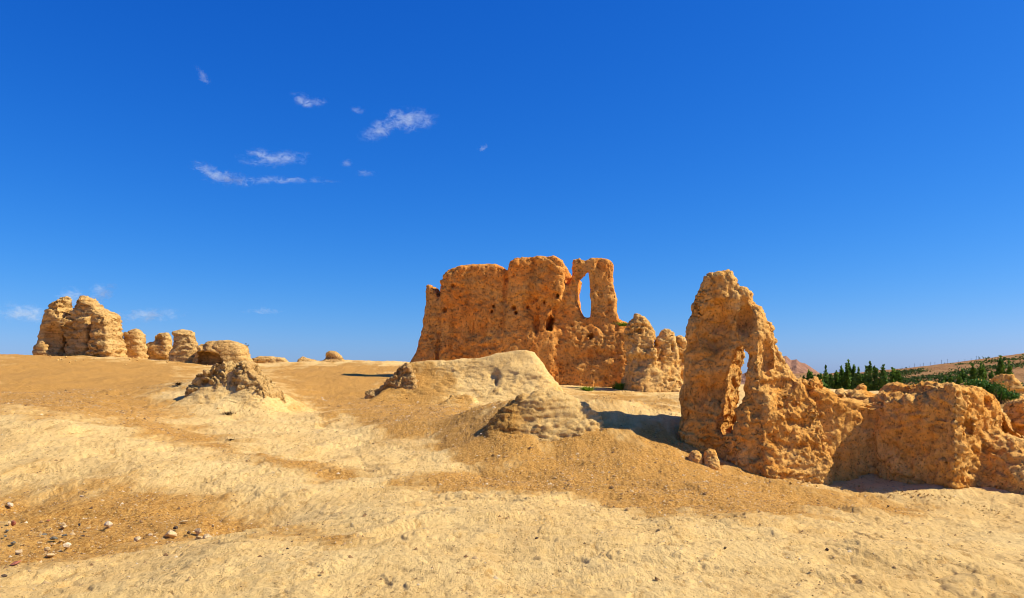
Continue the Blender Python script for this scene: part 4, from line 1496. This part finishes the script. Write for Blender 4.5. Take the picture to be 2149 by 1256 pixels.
def rubble():
    """crumbs of fallen earth along the feet of the ruins: uncountable, one object"""
    rng = np.random.RandomState(21)
    base = rock_mesh('crumb', 77, None, n=9)
    bv = np.array([v.co[:] for v in base.vertices])
    bf = [list(p.vertices) for p in base.polygons]
    tri = np.array([(f[0], f[i], f[i + 1]) for f in bf for i in range(1, len(f) - 1)])
    lines = [([(1430, 905), (1470, 928), (1530, 948), (1620, 992), (1715, 1012)], 260, 0.022), ([(1735, 1008), (1850, 1026), (2005, 1042), (2100, 1075)], 260, 0.020),
             ([(1230, 815), (1330, 819), (1430, 822)], 120, 0.04), ([(70, 742), (200, 745), (300, 750), (520, 764)], 160, 0.06), ([(770, 826), (900, 832), (1000, 838)], 110, 0.03),
             ([(390, 835), (480, 862), (600, 855)], 110, 0.028), ([(1040, 905), (1150, 925), (1280, 914)], 110, 0.018)]
    V, T = [], []
    for pts, n, size in lines:
        px = np.array([p[0] for p in pts], float)
        py = np.array([p[1] for p in pts], float)
        for k in range(n):
            x = px[0] + (px[-1] - px[0]) * rng.rand()
            g = on_ground(x, np.interp(x, px, py) + abs(rng.normal()) * 7 + 1, steps=90)
            sc = size * (0.35 + 1.6 * rng.rand() ** 3)
            a = rng.rand() * 6.283
            R = np.array([[math.cos(a), -math.sin(a), 0], [math.sin(a), math.cos(a), 0], [0, 0, 1]])
            T.append(tri + len(V) * len(bv))
            V.append((bv * sc * (0.7 + 0.6 * rng.rand(3))) @ R.T + np.array([g.x, g.y, g.z + sc * 0.2]))
    o = link('rubble', mesh_from('rubble', np.concatenate(V), np.concatenate(T), M_MOUND, smooth=False))
    o['kind'] = 'stuff'
    o['label'] = 'crumbs of fallen earth along the feet of the ruins'
    o['category'] = 'rubble'


rubble()

# ------------------------------------------------------------------ mast and ridge posts
M_STEEL = plain_mat('grey_steel', (0.10, 0.14, 0.19), 0.15, 3.0, 0.5)
M_WHITE = plain_mat('white_panel', (0.80, 0.80, 0.82), 0.05, 3.0, 0.5)


def boxes(name, lst, mat, parent):
    V, Q = [], []
    for (x0, y0, z0, x1, y1, z1) in lst:
        i = len(V)
        V += [(x0, y0, z0), (x1, y0, z0), (x1, y1, z0), (x0, y1, z0), (x0, y0, z1), (x1, y0, z1), (x1, y1, z1), (x0, y1, z1)]
        Q += [tuple(i + q for q in f) for f in ((3, 2, 1, 0), (4, 5, 6, 7), (0, 1, 5, 4), (1, 2, 6, 5), (2, 3, 7, 6), (3, 0, 4, 7))]
    return link(name, mesh_from(name, np.array(V), np.array(Q), mat, smooth=False), parent)


def mast():
    root = bpy.data.objects.new('signal_mast', None)
    COL.objects.link(root)
    p = at(519.5, 762, 56.5)
    m = 56.5 / FPX
    root.location = p
    tag(root, 'slim signal mast with white box beside the cave dome', 'mast')
    v, q = tube([(0, 0, -0.3), (0, 0, 36 * m)], [0.035, 0.03], 8)
    link('pole', mesh_from('pole', v, q, M_STEEL), root)
    boxes('cross_arm', [(-3.5 * m, -0.025, 35.2 * m, 2.5 * m, 0.025, 36.6 * m)], M_STEEL, root)
    boxes('wind_vane', [(-3.6 * m, -0.02, 36.6 * m, -2.6 * m, 0.02, 41 * m), (-4.4 * m, -0.02, 40.0 * m, -2.2 * m, 0.02, 41.2 * m)], M_STEEL, root)
    boxes('wind_sensor', [(1.6 * m, -0.02, 36.6 * m, 2.4 * m, 0.02, 38.6 * m)], M_STEEL, root)
    boxes('white_box', [(-2.0 * m, -0.12, 29 * m, -0.1 * m, -0.03, 34 * m)], M_WHITE, root)
    boxes('solar_panel', [(-2.4 * m, -0.14, 22.5 * m, 1.6 * m, -0.10, 27.5 * m)], M_STEEL, root)


mast()

pm, pq = tube([(0, 0, -0.6), (0, 0, 1.0)], [0.5, 0.42], 6)
post_me = None
for k, (px, hpx) in enumerate([(1893, 5), (1908, 5), (1919, 8), (1931, 6), (1938, 7), (1953, 7), (1962, 6), (1976, 9), (1988, 9), (2012, 4), (2025, 5), (2038, 5), (2049, 8), (2054, 7), (2075, 5)]):
    d = D_RIDGE * 0.995
    x = (px - CX) / FPX * d
    z = float(hill_z(np.array([x]), np.array([d]))[0])
    if post_me is None:
        r = 0.08
        v, q = tube([(0, 0, -0.6), (0, 0, 0.85), (0, 0, 0.86), (0, 0, 1.0)], [r, r, r * 1.7, r * 1.7], 6)
        post_me = mesh_from('ridge_post', v, q, M_STEEL)
    o = link('ridge_post', post_me, loc=(x, d, z), scale=(1, 1, hpx * d / FPX))
    tag(o, 'thin post standing along the far green ridge', 'post', 'posts along the far ridge')


# ------------------------------------------------------------------ small clouds
def cloud_mat(name, dens):
    m = bpy.data.materials.new(name)
    m.use_nodes = True
    nt = m.node_tree
    nt.nodes.clear()
    out = nt.nodes.new('ShaderNodeOutputMaterial')
    pv = nt.nodes.new('ShaderNodeVolumePrincipled')
    pv.inputs['Color'].default_value = (0.72, 0.90, 1.0, 1)
    tc = nt.nodes.new('ShaderNodeTexCoord')
    oi = nt.nodes.new('ShaderNodeObjectInfo')
    ln = nt.nodes.new('ShaderNodeVectorMath')
    ln.operation = 'LENGTH'
    nt.links.new(tc.outputs['Object'], ln.inputs[0])
    geo = nt.nodes.new('ShaderNodeNewGeometry')
    mp = N(nt, 'ShaderNodeMapping')
    mp.inputs['Scale'].default_value = (0.030, 0.030, 0.050)
    nt.links.new(geo.outputs['Position'], mp.inputs['Vector'])
    n = noise_node(nt, mp.outputs[0], 1.0, 7, 0.72, 0.8)
    e = math_n(nt, 'SUBTRACT', 1.0, ln.outputs['Value'])
    e = math_n(nt, 'ADD', e, math_n(nt, 'MULTIPLY', math_n(nt, 'SUBTRACT', n, 0.60), 4.2))
    e = math_n(nt, 'MULTIPLY', e, dens, False)
    e = math_n(nt, 'MAXIMUM', e, 0.0)
    edge = math_n(nt, 'MULTIPLY', math_n(nt, 'SUBTRACT', 1.0, ln.outputs['Value'], True), 2.2, True)
    e = math_n(nt, 'MULTIPLY', e, edge)
    nt.links.new(e, pv.inputs['Density'])
    nt.links.new(pv.outputs[0], out.inputs['Volume'])
    return m


M_CL = cloud_mat('cloud_vapour', 0.016)
M_CL2 = cloud_mat('thin_cloud_vapour', 0.016)
_bm = bmesh.new()
bmesh.ops.create_icosphere(_bm, subdivisions=3, radius=1.0)
puff_mesh = bpy.data.meshes.new('puff')
_bm.to_mesh(puff_mesh)
_bm.free()
puff_mesh.materials.append(M_CL)
puff_thin = puff_mesh.copy()
puff_thin.materials.clear()
puff_thin.materials.append(M_CL2)
D_CL = 3200.0
# label, [(px, py, half width, half height, tilt deg, thin)]
CLOUDS = [
    ('largest white cloud streak, brightest, tilted up to the right', [(860, 252, 50, 20, 4, 0), (798, 272, 44, 17, 24, 0), (825, 238, 18, 8, 0, 1)]),
    ('curled little cloud above and left of the largest streak', [(634, 211, 22, 12, -25, 0), (664, 216, 26, 9, 4, 0)]),
    ('flat bottomed cloud in the lower pair', [(576, 333, 66, 15, 2, 0), (545, 322, 26, 10, 0, 1)]),
    ('lowest left cloud drooping to the right', [(440, 360, 40, 12, -22, 0), (478, 375, 50, 15, -10, 0)]),
    ('thin tail cloud right of the drooping one', [(560, 379, 56, 9, 3, 1), (620, 379, 60, 7, 2, 1), (680, 381, 34, 5, 0, 1)]),
    ('small faint wisp high at the upper left', [(425, 161, 20, 9, -50, 1)]),
    ('hazy cloud peeking out beside the left towers', [(150, 626, 26, 20, 20, 1), (215, 615, 26, 18, 20, 1)]),
    ('pale veil left of the two joined towers', [(52, 658, 50, 20, -4, 1)]),
    ('long pale veil above the earth stumps', [(310, 662, 70, 14, 2, 1)]),
    ('tiny wisp in the middle of the sky', [(1013, 311, 12, 7, 30, 1)]),
    ('faint speck of cloud between the largest streak and the curled one', [(752, 231, 14, 8, 0, 1)]),
    ('pair of tiny puffs right of the flat bottomed cloud', [(728, 343, 12, 8, 0, 1), (766, 363, 20, 7, 0, 1)]),
    ('faint flat wisp over the empty skyline', [(552, 653, 40, 7, 0, 1)]),
]
for lab, puffs in CLOUDS:
    root = bpy.data.objects.new('cloud', None)
    COL.objects.link(root)
    c = at(puffs[0][0], puffs[0][1], D_CL)
    root.location = c
    tag(root, lab, 'cloud', 'small clouds in the blue sky')
    for (px, py, w, h, tilt, thin) in puffs:
        p = at(px, py, D_CL) - c
        m = D_CL / FPX * 1.45
        link('puff', puff_thin if thin else puff_mesh, root, loc=p, rot=(0, -math.radians(tilt), 0), scale=(w * m, max(h * m * 1.4, 20), h * m))
